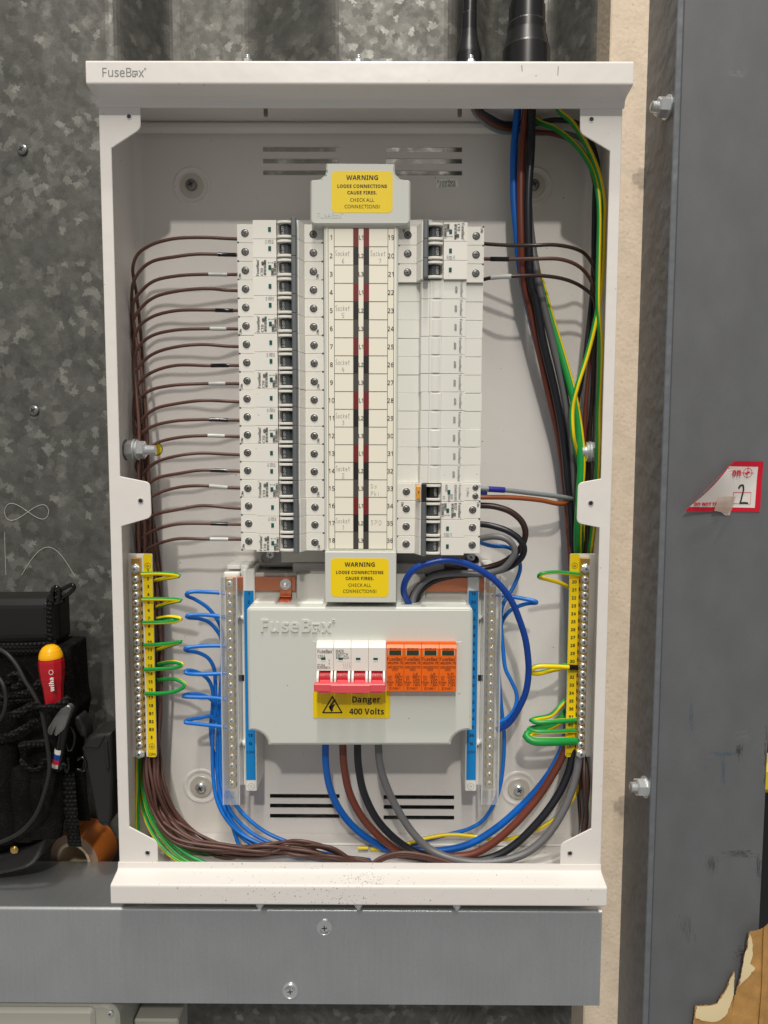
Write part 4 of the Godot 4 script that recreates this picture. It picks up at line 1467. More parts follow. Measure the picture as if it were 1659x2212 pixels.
		txt(ct, "RED:REPLACE", Vector3(xc, Y.call(1402.0), zp), 0.0015, M.orange_ink, pw * 0.62)
		logo(ct, Vector3(xc, Y.call(1424.0), zp), 0.0034, M.orange_ink, pw * 0.92)
		txt(ct, "SPDCUT2TPN", Vector3(xc - pw * 0.12, Y.call(1432.5), zp), 0.0016, M.orange_ink, pw * 0.62, true)
		txt(ct, "[T2]", Vector3(xc + pw * 0.36, Y.call(1432.3), zp), 0.0020, M.orange_ink, pw * 0.18, true)
		txt(ct, "SURGE PROTECTION", Vector3(xc, Y.call(1441.2), zp), 0.0016, M.orange_ink, pw * 0.88)
		txt(ct, "DEVICE", Vector3(xc, Y.call(1446.6), zp), 0.0016, M.orange_ink, pw * 0.31)
		txt(ct, "L-N" if k < 3 else "N-PE", Vector3(xc + pw * 0.16, Y.call(1455.5), zp), 0.0017, M.orange_ink)
		var rows := [["Uc:", "385V~" if k < 3 else "255V~"], ["In:", "20kA"], ["Imax:", "40kA"], ["Up:", "1.8kV" if k < 3 else "1.5kV"]]
		for i in 4:
			txt(ct, rows[i][0], Vector3(xc - pw * 0.28, Y.call(1461.5 + i * 6.0), zp), 0.0016, M.orange_ink)
			txt(ct, rows[i][1], Vector3(xc + pw * 0.22, Y.call(1461.5 + i * 6.0), zp), 0.0016, M.orange_ink)
		txt(ct, "IEC 61643-11", Vector3(xc - pw * 0.02, Y.call(1487.0), zp), 0.0016, M.orange_ink, pw * 0.64)

# ------------------------------------------------------------------ bars and rails
func build_tray() -> void:
	var t := thing("busbar_tray", "light grey steel tray behind the breaker columns", "tray", at(775, 1235, -0.075))
	part(t, "plate", rect3(556, 474, 1000, 1225, BACK + 0.0006, -0.072, 0.002), M.tray_grey)
	part(t, "step", rect3(607, 1185, 705, 1216, -0.0715, -0.058, 0.001), M.rail_grey)
	part(t, "tab", rect3(868, 473, 937, 500, -0.0715, -0.066, 0.003), M.board_paint)
	screw(t, at(584, 1198, -0.066), 0.0046, "zinc", Vector3(0, 0, 1), false, 0.0022)
	screw(t, at(1017, 1203, -0.066), 0.0046, "zinc", Vector3(0, 0, 1), false, 0.0022)
	part(t, "spacer", lathe_mesh([[0.006, 0], [0.006, 0.028]], at(584, 1198, BACK), Vector3(0, 0, 1), 12), M.rail_grey)
	part(t, "spacer", lathe_mesh([[0.006, 0], [0.006, 0.028]], at(1017, 1203, BACK), Vector3(0, 0, 1), 12), M.rail_grey)
	# insulators between tray and main switch
	var i := thing("link_insulator", "pale grey plastic busbar shroud above the main switch cover", "shroud", at(775, 1300, -0.05))
	part(i, "block", rect3(536, 1238, 642, 1298, BACK + 0.001, -0.052, 0.0012), M.rail_grey)
	part(i, "block", rect3(641, 1240, 704, 1300, BACK + 0.001, -0.046, 0.001), M.rail_grey)
	part(i, "block", rect3(855, 1241, 919, 1303, BACK + 0.001, -0.046, 0.001), M.rail_grey)
	part(i, "block", rect3(918, 1246, 1012, 1303, BACK + 0.001, -0.052, 0.0012), M.rail_grey)
	part(i, "bridge", rect3(632, 1217, 960, 1240, BACK + 0.001, -0.056, 0.001), M.tray_grey)
	# copper links
	var c := thing("copper_link", "bare copper bar with a bolted strap left of the lower warning label", "copper bar", at(575, 1276, -0.048), "copper links")
	part(c, "bar", rect3(486, 1246, 639, 1276, -0.0515, -0.0485, 0.0004), M.copper)
	var strap := begin()
	var cs := at(617, 1262, -0.047)
	var prof := PackedVector2Array([Vector2(-0.0484, at(617, 1249, -0.047).y), Vector2(-0.0468, at(617, 1249, -0.047).y), Vector2(-0.0468, at(617, 1281, -0.047).y), Vector2(-0.0425, at(617, 1286, -0.045).y), Vector2(-0.0425, at(617, 1290, -0.042).y), Vector2(-0.0455, at(617, 1292, -0.042).y), Vector2(-0.0405, at(617, 1296, -0.04).y), Vector2(-0.0300, at(617, 1303, -0.032).y), Vector2(-0.0318, at(617, 1305, -0.032).y), Vector2(-0.0484, at(617, 1288, -0.047).y)])
	prism(strap, prof, cs.x - 0.0062, cs.x + 0.0062, 0.0003, Transform3D(Basis(Vector3(0, 0, 1), Vector3(0, 1, 0), Vector3(1, 0, 0)), Vector3.ZERO), true)
	part(c, "strap", strap.commit(), M.copper)
	part(c, "washer", lathe_mesh([[0.0001, 0], [0.0060, 0], [0.0060, 0.0010], [0.0001, 0.0010]], cs + Vector3(0, 0, 0.0002), Vector3(0, 0, 1), 22), M.zinc)
	hex_nut(c, cs + Vector3(0, 0, 0.0012), Vector3(0, 0, 1), 0.0048, 0.0034, "zinc", 0.0022)
	var d := thing("copper_link", "plain copper bar behind the dark blue cable loop", "copper bar", at(990, 1279, -0.048), "copper links")
	part(d, "bar", rect3(918, 1248, 1062, 1279, -0.0515, -0.0485, 0.0004), M.copper)

func neutral_bar(label: String, sx: float, x_top: float, strip_x: float, first: int, last_n: int) -> void:
	# brass bar of screws under a clear cover, and the blue number strip beside it
	var z := -0.042
	var t := thing("neutral_bar", label, "terminal bar", at(x_top, 1735, z), "clear covered neutral bars")
	var X := at(x_top, 1262, z).x
	var yt := at(x_top, 1245, z).y
	var yb := at(x_top, 1734, z).y
	part(t, "brass_bar", box_mesh(Vector3(X - 0.0040, at(x_top, 1706, z).y, z - 0.0085), Vector3(X + 0.0040, at(x_top, 1249, z).y, z - 0.0012), 0.0006), M.brass)
	screw(t, Vector3(X, at(x_top, 1262, z).y, z - 0.0010), 0.0036, "zinc")
	for k in 22:
		screw(t, Vector3(X, at(x_top, 1287 + 19.35 * k, z).y, z - 0.0010), 0.0031, "zinc", Vector3(0, 0, 1), false, 0.0022)
		if k % 2 == 0:
			continue
	# wire holes on the side, their inner shade put on as black discs
	var st := begin()
	for k in 22:
		lathe(st, [[0.0024, 0], [0.0021, 0.0002], [0.0001, 0.0002]], Vector3(X + sx * 0.00405, at(x_top, 1292 + 19.35 * k, z).y, z - 0.0052), Vector3(sx, 0, 0), 12)
	part(t, "hole_shade", st.commit(), M.recess_shade)
	# clear cover: thin walls in front and at both sides, ribs between the screws
	var f := begin()
	var w := 0.0088
	bbox(f, Vector3(X - w, yb, z + 0.0034), Vector3(X + w, yt, z + 0.0044), 0.0003)
	part(t, "clear_front", f.commit(), M.clear_plastic)
	for s in [-1.0, 1.0]:
		f = begin()
		bbox(f, Vector3(X + s * w - 0.0006, yb, z - 0.014), Vector3(X + s * w + 0.0006, yt, z + 0.0033), 0.0002)
		part(t, "clear_side", f.commit(), M.clear_plastic)
	for y in [yt, at(x_top, 1281, z).y, at(x_top, 1703, z).y, yb]:
		f = begin()
		bbox(f, Vector3(X - w + 0.0008, y - 0.0005, z - 0.010), Vector3(X + w - 0.0008, y + 0.0005, z + 0.0042), 0.0001)
		part(t, "clear_end", f.commit(), M.clear_plastic)
	f = begin()
	for k in 22:
		var y := at(x_top, 1287 + 19.35 * k, z + 0.003).y
		var ring := []
		for q in 13:
			var a := PI * q / 12.0 + (PI / 2 if sx < 0 else -PI / 2)
			ring.append(Vector3(X + sx * -0.0008 + cos(a) * 0.0046, y + sin(a) * 0.0042, z + 0.0046))
		sweep(f, PackedVector3Array(ring), 0.00028, 5)
	part(t, "moulded_ribs", f.commit(), M.clear_plastic)
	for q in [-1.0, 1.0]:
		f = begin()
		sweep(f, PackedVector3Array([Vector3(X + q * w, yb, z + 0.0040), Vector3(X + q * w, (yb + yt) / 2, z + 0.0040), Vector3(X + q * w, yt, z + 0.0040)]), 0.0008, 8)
		part(t, "edge_highlight", f.commit(), M.edge_highlight)  # pale rod drawn as the glint on the cover's front edge
	# white base and pegs
	var in_x := at(strip_x, 1262, z).x
	var base := begin()
	bbox(base, Vector3(min(X + sx * w, in_x), at(x_top, 1712, z).y, BACK + 0.001), Vector3(max(X + sx * w, in_x) , at(x_top, 1226, z).y, z - 0.0165), 0.001)
	part(t, "base", base.commit(), M.clip_white)
	for y in [1339, 1614]:
		var pg := place(t, "peg", lathe_mesh([[0.0001, 0], [0.0020, 0], [0.0020, 0.008], [0.0015, 0.009], [0.0001, 0.0092]], Vector3.ZERO, Vector3(0, 0, 1), 12), M.clip_white, Vector3(X + sx * 0.0122, at(x_top, y, z).y, z - 0.017))
		part(pg, "collar", box_mesh(Vector3(-0.0034, -0.0016, 0.0), Vector3(0.0034, 0.0016, 0.005), 0.0006), M.clip_white, true)
	for y in [1222, 1236]:
		part(t, "end_clip", box_mesh(Vector3(X - 0.0080 + (0.002 if y == 1222 else 0.0), at(x_top, y + 10, -0.05).y, BACK + 0.001), Vector3(X + 0.0076 + sx * 0.002, at(x_top, y, -0.05).y, -0.050 - (0.006 if y == 1222 else 0.0)), 0.0012), M.clip_white)
	part(t, "latch_shade", box_mesh(Vector3(X + sx * 0.0120 - 0.0035, at(x_top, 1481, z).y, z - 0.0166), Vector3(X + sx * 0.0120 + 0.0035, at(x_top, 1468, z).y, z - 0.0160)), M.recess_shade)  # black plate painted in for the dark of a notch
	# number strip
	var zs := -0.046
	var s := thing("number_strip", "blue strip numbered from %d beside the %s neutral bar" % [first, "left hand" if sx > 0 else "right hand"], "label strip", at(strip_x, 1710, zs), "blue number strips")
	var SX := at(strip_x, 1262, zs).x
	part(s, "holder", box_mesh(Vector3(SX - 0.0062, at(strip_x, 1710, zs).y, BACK + 0.0015), Vector3(SX + 0.0062, at(strip_x, 1230, zs).y, zs - 0.0004), 0.001), M.clip_white)
	part(s, "blue_label", box_mesh(Vector3(SX - 0.0052, at(strip_x, 1685, zs).y, zs - 0.0004), Vector3(SX + 0.0052, at(strip_x, 1276, zs).y, zs), 0.0001), M.label_blue)
	for k in 20:
		var word := str(first + k) if k < 18 else ("N" if k == 18 else "2.5Nm")
		txt(s, word, loc(s, Vector3(SX, at(strip_x, 1282.5 + 18.0 * k, zs).y, zs + 0.0001)), 0.0034 if k < 19 else 0.0026, M.ink, 0.0 if k < 19 else 0.0085, k < 19)
	txt(s, "N", loc(s, Vector3(SX, at(strip_x, 1699, zs).y, zs - 0.0003)), 0.0034, M.tray_grey)
	var nr := []
	for q in 17:
		nr.append(Vector3(SX + cos(TAU * q / 16.0) * 0.0036, at(strip_x, 1699, zs).y + sin(TAU * q / 16.0) * 0.0036, zs - 0.0003))
	part(s, "moulded_ring", strokes([nr], 0.0003), M.tray_grey)

func earth_sign(t: Node3D, p: Vector3) -> void:
	var l := []
	var c := []
	for k in 17:
		c.append(p + Vector3(cos(TAU * k / 16.0), sin(TAU * k / 16.0), 0) * 0.0031)
	l.append(c)
	l.append([p + Vector3(0, 0.0024, 0), p])
	for k in 3:
		var w := 0.0020 - 0.0006 * k
		l.append([p + Vector3(-w, -0.0007 * k, 0), p + Vector3(w, -0.0007 * k, 0)])
	part(t, "earth_symbol", strokes(l, 0.00016), M.ink)

func earth_bar(label: String, sx: float, x_screw: float, x_lab0: float, x_lab1: float, x_brk: float, first: int) -> void:
	var z := -0.036
	var t := thing("earth_bar", label, "terminal bar", at(x_screw, 1635, z), "brass earth bars")
	var X := at(x_screw, 1240, z).x
	var yt := at(x_screw, 1197, z - 0.004).y
	var yb := at(x_screw, 1637, z - 0.004).y
	var L0 := at(x_lab0, 1240, z - 0.006).x
	var L1 := at(x_lab1, 1240, z - 0.006).x
	var K := at(x_brk, 1240, z - 0.006).x
	# bracket: flange against the side, plate behind the bar
	var br := begin()
	var pl := rounded(Vector2(min(L0, K), yb), Vector2(max(L1, K), yt), 0.002, 3)
	prism(br, pl, z - 0.0085, z - 0.0065, 0.0004)
	bbox(br, Vector3(K - 0.0010, yb + 0.003, BACK + 0.002), Vector3(K + 0.0010, yt - 0.003, z - 0.0086))
	part(t, "bracket", br.commit(), M.clip_white)
	part(t, "yellow_label", prism_mesh(rounded(Vector2(min(L0, L1), yb), Vector2(max(L0, L1), yt), 0.002, 3), z - 0.0065, z - 0.0061), M.warning_yellow)
	part(t, "brass_bar", box_mesh(Vector3(X - 0.0046, at(x_screw, 1626, z).y, z - 0.0064), Vector3(X + 0.0046, at(x_screw, 1206, z).y, z), 0.0005), M.brass)
	hex_nut(t, Vector3(X, at(x_screw, 1228, z).y, z + 0.0002), Vector3(0, 0, 1), 0.0052, 0.0026, "zinc", 0.0, "end_bolt")
	screw(t, Vector3(X, at(x_screw, 1228, z).y, z + 0.0030), 0.0034, "zinc")
	hex_nut(t, Vector3(X, at(x_screw, 1627, z).y, z + 0.0002), Vector3(0, 0, 1), 0.0052, 0.0026, "zinc", 0.0, "end_bolt")
	screw(t, Vector3(X, at(x_screw, 1627, z).y, z + 0.0030), 0.0034, "zinc")
	var holes := begin()
	for k in 22:
		var y := at(x_screw, 1251 + 17.0 * k, z).y
		screw(t, Vector3(X, y, z + 0.0012), 0.0036, "zinc", Vector3(0, 0, 1), false, 0.0020)
		lathe(holes, [[0.0024, 0], [0.0022, 0.00025], [0.0001, 0.00025]], Vector3(X + sx * 0.0046, y - 0.003, z - 0.0032), Vector3(sx, 0, 0), 12)
	part(t, "hole_shade", holes.commit(), M.recess_shade)  # black discs stand for the shade inside the wire holes
	var xl := (L0 + L1) / 2
	var zl := z - 0.0059
	for k in 22:
		var word: String = str(first + k) if k < 18 else (["B1", "B2", "B3", "E"][k - 18])
		txt(t, word, loc(t, Vector3(xl, at(x_screw, (1232.5 if sx > 0 else 1240.0) + 17.15 * k, zl).y, zl)), 0.0033, M.ink, 0.0, true)
	earth_sign(t, Vector3(xl, at(x_screw, 1222, zl).y, zl))
	earth_sign(t, Vector3(xl, at(x_screw, 1612, zl).y, zl))
	txt(t, "2.5Nm", loc(t, Vector3(xl, at(x_screw, 1629, zl).y, zl)), 0.0028, M.ink, 0.0080)

# ------------------------------------------------------------------ wiring
func wire(called: String, label: String, group: String, material: String, r: float, pts: Array, n := 10, twist := 0.0, phase := 0.0) -> Node3D:
	var low := Vector3(0, 9, 0)
	var kept := []
	for p in pts:
		var q := v3(p) if p is Array else p as Vector3
		# the wire stays inside the board: off its sides, floor and back
		q.x = clampf(q.x, BX0 + 0.0020 + r, BX1 - 0.0020 - r)
		q.y = max(q.y, -0.4450 + r)
		q.z = max(q.z, BACK + 0.0006 + r)
		kept.append(q)
		if q.y < low.y:
			low = q
	var t := thing(called, label, "cable" if r > 0.003 else "wire", low, group)
	part(t, "insulation", wire_mesh(kept, r, n, twist, phase), M[material])
	return t

func sleeve(t: Node3D, pts: Array, from_x: float, to_x: float, r: float, material: String) -> void:
	# a marker sleeve over the stretch of the wire between two survey columns
	var world := []
	for p in pts:
		world.append(v3(p))
	var c := spline(world, 0.002)
	var z: float = pts[0][2]
	var a := at(min(from_x, to_x), pts[0][1], z).x
	var b := at(max(from_x, to_x), pts[0][1], z).x
	var cut := PackedVector3Array()
	for p in c:
		if p.x >= a and p.x <= b and p.distance_to(world[0]) < 0.08:
			cut.append(p)
	if cut.size() > 2:
		var st := begin()
		sweep(st, cut, r, 12)
		part(t, "marker_sleeve", st.commit(), M[material])

func build_left_wires() -> void:
	var ys := [517, 551, 593, 628, 671, 711, 749, 790, 829, 869, 908, 943, 983, 1019, 1055, 1099, 1133, 1165]
	var grp := "brown circuit wires from the left breakers"
	for i in 18:
		var y: float = ys[i]
		var s := 12.0 * (y - 517.0) / 650.0
		var tx := 516.0 + s * 0.9
		var jig := rng.randf_range(-7, 7)
		var rise := rng.randf_range(-7, -2) if i % 3 == 0 else rng.randf_range(-6, 0)
		var z := -0.046
		var pts := [[tx + 8, y, z], [tx - 30, y + rise * 0.4, z], [tx - 80 + rng.randf_range(-14, 14), y + rise + rng.randf_range(-2, 2), z + 0.004 + rng.randf_range(-0.003, 0.004)], [375 + s + jig, y + 2 + rise * 0.6 + rng.randf_range(-3, 4), z + 0.004], [326 + s + jig, y + 14, z - 0.002], [300 + s + jig, y + 34, z - 0.008], [287 + s, y + 62, z - 0.012]]
		# lane in the bundle down the left side
		var zl := -0.088 + 0.0024 * ((i * 7) % 18)
		var lane := func(yy: float) -> float:
			var base := 292.0 + clampf((yy - 640.0) / 700.0, 0, 1) * 58.0
			return base - ((i * 5) % 9) * 4.9 * clampf((yy - 500.0) / 700.0, 0.45, 1.0) - (3.0 if i > 8 else 0.0) + 5.0 * sin(yy * 0.011 + i * 2.1)
		var yy := y + 120.0
		while yy < 1560.0:
			pts.append([lane.call(yy) + rng.randf_range(-2.5, 2.5), yy, lerpf(z - 0.016, zl, clampf((yy - y) / 250.0, 0, 1))])
			yy += 95.0
		var k := ((i * 5) % 9) / 8.0 + rng.randf_range(-0.08, 0.08)
		var low := floorf(i / 9.0)
		# round the bottom corner and along the floor
		pts.append([lerpf(346, 311, k), 1640, zl + 0.004])
		pts.append([lerpf(350, 316, k) + rng.randf_range(-5, 5), 1695, zl + 0.010])
		pts.append([lerpf(390, 334, k) + rng.randf_range(-5, 5), 1766 + low * 8 + rng.randf_range(-5, 5), lerpf(-0.066, -0.038, k) + rng.randf_range(-0.006, 0.006)])
		pts.append([lerpf(434, 378, k) + rng.randf_range(-7, 7), 1806 + low * 16 + rng.randf_range(-7, 7), lerpf(-0.058, -0.030, k) + rng.randf_range(-0.006, 0.006)])
		var fin := rng.randf()
		pts.append([488, lerpf(1824, 1850, rng.randf()) + low * 7, lerpf(-0.052, -0.028, k)])
		pts.append([560 + fin * 20, lerpf(1816, 1848, rng.randf()) + low * 5, lerpf(-0.048, -0.026, k)])
		pts.append([640, lerpf(1813, 1848, rng.randf()) + low * 5, -0.040 + 0.012 * rng.randf()])
		pts.append([715, lerpf(1827, 1856, rng.randf()) + low * 4, -0.038 + 0.010 * rng.randf()])
		pts.append([768 + rng.randf() * 26, 1856 + rng.randf() * 12, -0.032])
		pts.append([806 + rng.randf() * 18, 1884, -0.030])
		var kind: String = ["plain", "black", "white"][i % 3]
		var label: String = "%s thin brown wire from the top of the left breakers, %s" % [ORD[i], ["unsleeved", "black sleeved", "white sleeved"][i % 3]]
		var t := wire("brown_wire", label, grp, "wire_brown", 0.00172, pts, 9)
		if kind != "plain":
			var x0 := [470, 452, 464, 452, 455, 449, 452, 447, 453, 452, 455, 453][int(i / 3) * 2 + (i % 3) - 1] as float
			sleeve(t, pts, x0 + 0.0, x0 + 41.0, 0.0021, "sleeve_black" if kind == "black" else "sleeve_white")
	# pairs that rise over the sill again further right
	for k in 3:
		wire("brown_wire", "%s thin brown wire arching over the sill below the grey main cable" % ["uppermost", "middle", "lowest"][k], "brown wires arching over the sill", "wire_brown", 0.0019, [[795 - k * 4, 1880, -0.020], [808, 1862 + k * 3, -0.022], [835, 1848 + k * 3, -0.024], [868, 1841.5 + k * 4, -0.024], [915, 1847 + k * 3.5, -0.023], [965, 1861 + k * 3, -0.021], [1000, 1874, -0.020]], 9)
	# green and yellow loops into the left earth bar
	var grp2 := "earth loops at the left bar"
	var loops := [
		[[[306, 1240], [340, 1239], [375, 1241], [388, 1244], [372, 1247], [345, 1252], [326, 1260]], "row 2"],
		[[[307, 1294], [345, 1294], [380, 1295], [391.5, 1297], [375, 1300], [350, 1307], [327, 1320]], "row 5"],
		[[[309, 1345], [345, 1344.5], [378, 1342], [391, 1337], [370, 1332.5], [348, 1335], [328, 1342]], "row 8"],
		[[[311, 1394], [345, 1392], [375, 1389], [391, 1386], [378, 1391], [352, 1400], [328, 1411]], "row 11"],
		[[[312, 1446], [345, 1445], [380, 1442], [395, 1436], [378, 1430.5], [352, 1433], [328, 1443]], "row 14"],
		[[[314, 1498], [345, 1498], [380, 1493], [400, 1480], [382, 1468], [352, 1468], [326, 1476]], "row 17"]]
	var tails := [
		[[292, 1640, -0.050], [289, 1705, -0.048], [292, 1765, -0.044], [302, 1812, -0.038], [322, 1850, -0.030], [350, 1868, -0.026], [386, 1880, -0.024]],
		[[306, 1640, -0.056], [309, 1705, -0.052], [322, 1760, -0.046], [352, 1812, -0.038], [384, 1846, -0.032], [420, 1868, -0.028], [450, 1882, -0.026]],
		[[316, 1640, -0.058], [314, 1690, -0.050], [324, 1740, -0.046], [346, 1790, -0.040], [385, 1832, -0.034], [428, 1858, -0.028], [470, 1874, -0.024]],
		[[300, 1640, -0.060], [302, 1705, -0.056], [312, 1760, -0.050], [334, 1808, -0.042], [362, 1842, -0.034], [395, 1864, -0.028], [430, 1880, -0.026]],
		[[322, 1640, -0.078], [325, 1705, -0.075], [340, 1770, -0.070], [380, 1820, -0.062], [430, 1850, -0.055], [480, 1866, -0.05]],
		[[328, 1640, -0.080], [330, 1705, -0.078], [348, 1770, -0.072], [390, 1822, -0.066], [440, 1852, -0.060], [500, 1868, -0.054]]]
	for k in 6:
		var pts := []
		var zz := [-0.0392, -0.036, -0.032, -0.030, -0.034, -0.046, -0.064]
		for j in loops[k][0].size():
			pts.append([loops[k][0][j][0], loops[k][0][j][1], zz[j]])
		var y0: float = loops[k][0][6][1]
		pts.append([312, y0 + 22, -0.074 + 0.002 * k])
		var yy := y0 + 70.0
		while yy < 1600.0:
			pts.append([lerpf(310, tails[k][0][0], (yy - y0) / (1640.0 - y0)), yy, lerpf(-0.074, tails[k][0][2], (yy - y0) / (1640.0 - y0))])
			yy += 80.0
		pts += tails[k]
		wire("earth_wire", "green and yellow wire looped into left earth bar beside number %s" % ["one", "four", "seven", "ten", "thirteen", "sixteen"][k], grp2, "wire_earth", 0.0021, pts, 12, 0.6, -0.7 + 0.35 * (k - 2))
	# blue neutrals looped into the left neutral bar
	var blues := [
		[[[486, 1281], [450, 1279], [420, 1278], [404, 1281], [404, 1287], [420, 1294], [448, 1312], [466, 1334], [477, 1356]], [[480, 1420], [474, 1520]], [[470, 1640], [472, 1700], [484, 1755], [520, 1806], [560, 1830]]],
		[[[487, 1333], [452, 1329], [420, 1328], [404, 1330], [406, 1334], [428, 1336], [450, 1343], [467, 1360], [478, 1380]], [[481, 1440], [478, 1540]], [[476, 1640], [480, 1700], [500, 1755], [545, 1800], [600, 1826]]],
		[[[488, 1395], [450, 1395], [418, 1397], [401, 1400], [402, 1405], [425, 1409], [448, 1420], [461, 1440], [465, 1470]], [[465, 1530], [460, 1580]], [[459, 1631], [461, 1683], [468, 1726], [487, 1766], [522, 1802], [580, 1828]]],
		[[[489, 1454], [450, 1456], [416, 1456], [400, 1453], [404, 1448], [426, 1452], [448, 1466], [459, 1490], [459, 1530]], [[455, 1570], [458, 1610]], [[466, 1645], [473, 1700], [485, 1745], [512, 1788], [556, 1822]]],
		[[[490, 1511], [456, 1507], [420, 1506], [396, 1504], [400, 1500.5], [430, 1500], [452, 1508], [466, 1524], [472, 1550]], [[475, 1590], [477, 1620]], [[480, 1660], [488, 1720], [504, 1790], [516, 1826], [524, 1846]]],
		[[[491, 1571], [456, 1567], [420, 1563], [400, 1560], [404, 1556], [430, 1551], [452, 1547], [466, 1555], [477, 1568]], [[483, 1600], [482, 1625]], [[480, 1655], [490, 1705], [520, 1752], [570, 1795], [624, 1820]]]]
	for k in 6:
		var pts := []
		var zz := [-0.047, -0.044, -0.040, -0.038, -0.042, -0.050, -0.056, -0.060, -0.064]
		for j in 9:
			pts.append([blues[k][0][j][0], blues[k][0][j][1], zz[j]])
		for p in blues[k][1]:
			pts.append([p[0], p[1], -0.068 + 0.003 * (k % 3)])
		var q: Array = blues[k][2]
		for j in q.size():
			pts.append([q[j][0], q[j][1], lerpf(-0.066, -0.048, float(j) / (q.size() - 1)) + 0.002 * (k % 3)])
		if k != 4:
			pts.append([690, 1842 + k, -0.050])
			pts.append([760, 1856 + k * 1.5, -0.044])
			pts.append([800, 1880, -0.04])
		wire("blue_wire", "thin bright blue wire looped into left neutral bar, %s loop from the copper link" % ["first", "second", "third", "fourth", "fifth", "sixth"][k], "blue loops at the left neutral bar", "wire_blue", 0.0021, pts, 10)

func build_right_wires() -> void:
	# main incoming cables: down the right, behind the earth bar, along the floor, up to the switch
	var g := "main incoming cables"
	wire("main_cable", "thick blue cable running from the top entry round to the main switch", g, "cable_blue", 0.0039,
		[Vector3(at(1119, 231, -0.062).x, 0.372, -0.062), [1117.5, 240, -0.062], [1110.5, 323, -0.060], [1110, 420, -0.058], [1115, 493, -0.058], [1122, 566, -0.060], [1133, 625, -0.064], [1160, 740, -0.070], [1190, 850, -0.074], [1215, 960, -0.076], [1228, 1080, -0.078], [1236, 1250, -0.076], [1234, 1420, -0.072], [1226, 1540, -0.066], [1217, 1609, -0.060], [1197, 1654, -0.056], [1169, 1695, -0.054], [1128, 1740, -0.052], [1072, 1789, -0.052], [1017, 1822, -0.052], [970, 1835, -0.054], [930, 1839, -0.056], [880, 1838, -0.058], [838, 1834, -0.058], [804, 1817, -0.058], [768, 1790, -0.058], [735, 1751, -0.056], [713, 1703, -0.052], [704, 1653, -0.048], [703, 1600, -0.046]], 14)
	wire("main_cable", "thick red-brown cable running from the top entry round to the main switch", g, "cable_brown", 0.0041,
		[Vector3(at(1137, 231, -0.056).x, 0.372, -0.056), [1136, 240, -0.056], [1127.5, 323, -0.052], [1125, 420, -0.050], [1127, 517, -0.050], [1131, 602, -0.054], [1145, 665, -0.058], [1162, 743, -0.062], [1184, 842, -0.068], [1208, 950, -0.072], [1224, 1080, -0.073], [1236, 1250, -0.066], [1236, 1420, -0.062], [1230, 1550, -0.056], [1219, 1622, -0.050], [1192, 1676, -0.046], [1161, 1723, -0.044], [1114, 1778, -0.042], [1058, 1826, -0.042], [1017, 1846, -0.042], [970, 1855, -0.044], [915, 1853, -0.046], [866, 1842, -0.048], [846, 1829, -0.048], [813, 1801, -0.048], [780, 1762, -0.048], [754, 1709, -0.046], [743, 1653, -0.044], [740, 1600, -0.042]], 14)
	wire("main_cable", "thick black cable running from the top entry round to the main switch", g, "cable_black", 0.0041,
		[Vector3(at(1150, 231, -0.050).x, 0.372, -0.050), [1149, 240, -0.050], [1147, 323, -0.046], [1141, 420, -0.044], [1142, 517, -0.044], [1148, 615, -0.046], [1158, 650, -0.048], [1173, 738, -0.052], [1198, 842, -0.058], [1217, 946, -0.062], [1227, 1050, -0.064], [1235, 1128, -0.066], [1236, 1193, -0.068], [1244, 1350, -0.058], [1246, 1520, -0.052], [1234, 1645, -0.044], [1217, 1695, -0.040], [1189, 1742, -0.036], [1150, 1789, -0.033], [1108, 1828, -0.031], [1069, 1850, -0.030], [1019, 1861, -0.030], [960, 1860, -0.034], [907, 1844, -0.040], [876, 1829, -0.042], [841, 1801, -0.042], [811, 1765, -0.042], [785, 1709, -0.041], [774, 1653, -0.040], [772, 1600, -0.040]], 14)
	wire("main_cable", "thick grey cable running from the top entry round to the main switch", g, "cable_grey", 0.0041,
		[Vector3(at(1150, 231, -0.066).x, 0.372, -0.066), [1148, 260, -0.066], [1140, 400, -0.064], [1146, 500, -0.062], [1158, 580, -0.058], [1173, 655, -0.056], [1193, 738, -0.058], [1217, 842, -0.060], [1233, 946, -0.062], [1240, 1024, -0.064], [1241, 1090, -0.066], [1252, 1250, -0.062], [1258, 1420, -0.052], [1254, 1560, -0.046], [1249, 1648, -0.038], [1236, 1704, -0.034], [1214, 1756, -0.030], [1183, 1803, -0.026], [1142, 1839, -0.022], [1100, 1856, -0.020], [1052, 1863, -0.020], [1006, 1861, -0.022], [963, 1851, -0.028], [924, 1831, -0.034], [891, 1798, -0.036], [863, 1756, -0.038], [838, 1706, -0.038], [821, 1653, -0.038], [817, 1600, -0.038]], 14)
	wire("main_earth_cable", "thick green and yellow cable ending in the bottom of the right earth bar", g, "wire_earth", 0.0044,
		[Vector3(at(1146, 231, -0.078).x, 0.372, -0.078), [1142, 300, -0.079], [1134, 420, -0.078], [1144, 530, -0.076], [1168, 612, -0.068], [1190, 690, -0.062], [1209, 751, -0.058], [1238, 855, -0.050], [1251, 933, -0.046], [1256, 998, -0.045], [1253, 1060, -0.046], [1248, 1154, -0.052], [1248, 1215, -0.066], [1244, 1330, -0.074], [1240, 1450, -0.074], [1226, 1535, -0.066], [1205, 1560, -0.056], [1172, 1576, -0.046], [1146, 1582, -0.038], [1137, 1590, -0.034], [1150, 1600, -0.030], [1186, 1602, -0.030], [1220, 1601, -0.034], [1246, 1600, -0.0395]], 14, 0.0, 2.3)
	var g2 := "small wires from the narrow top entry"
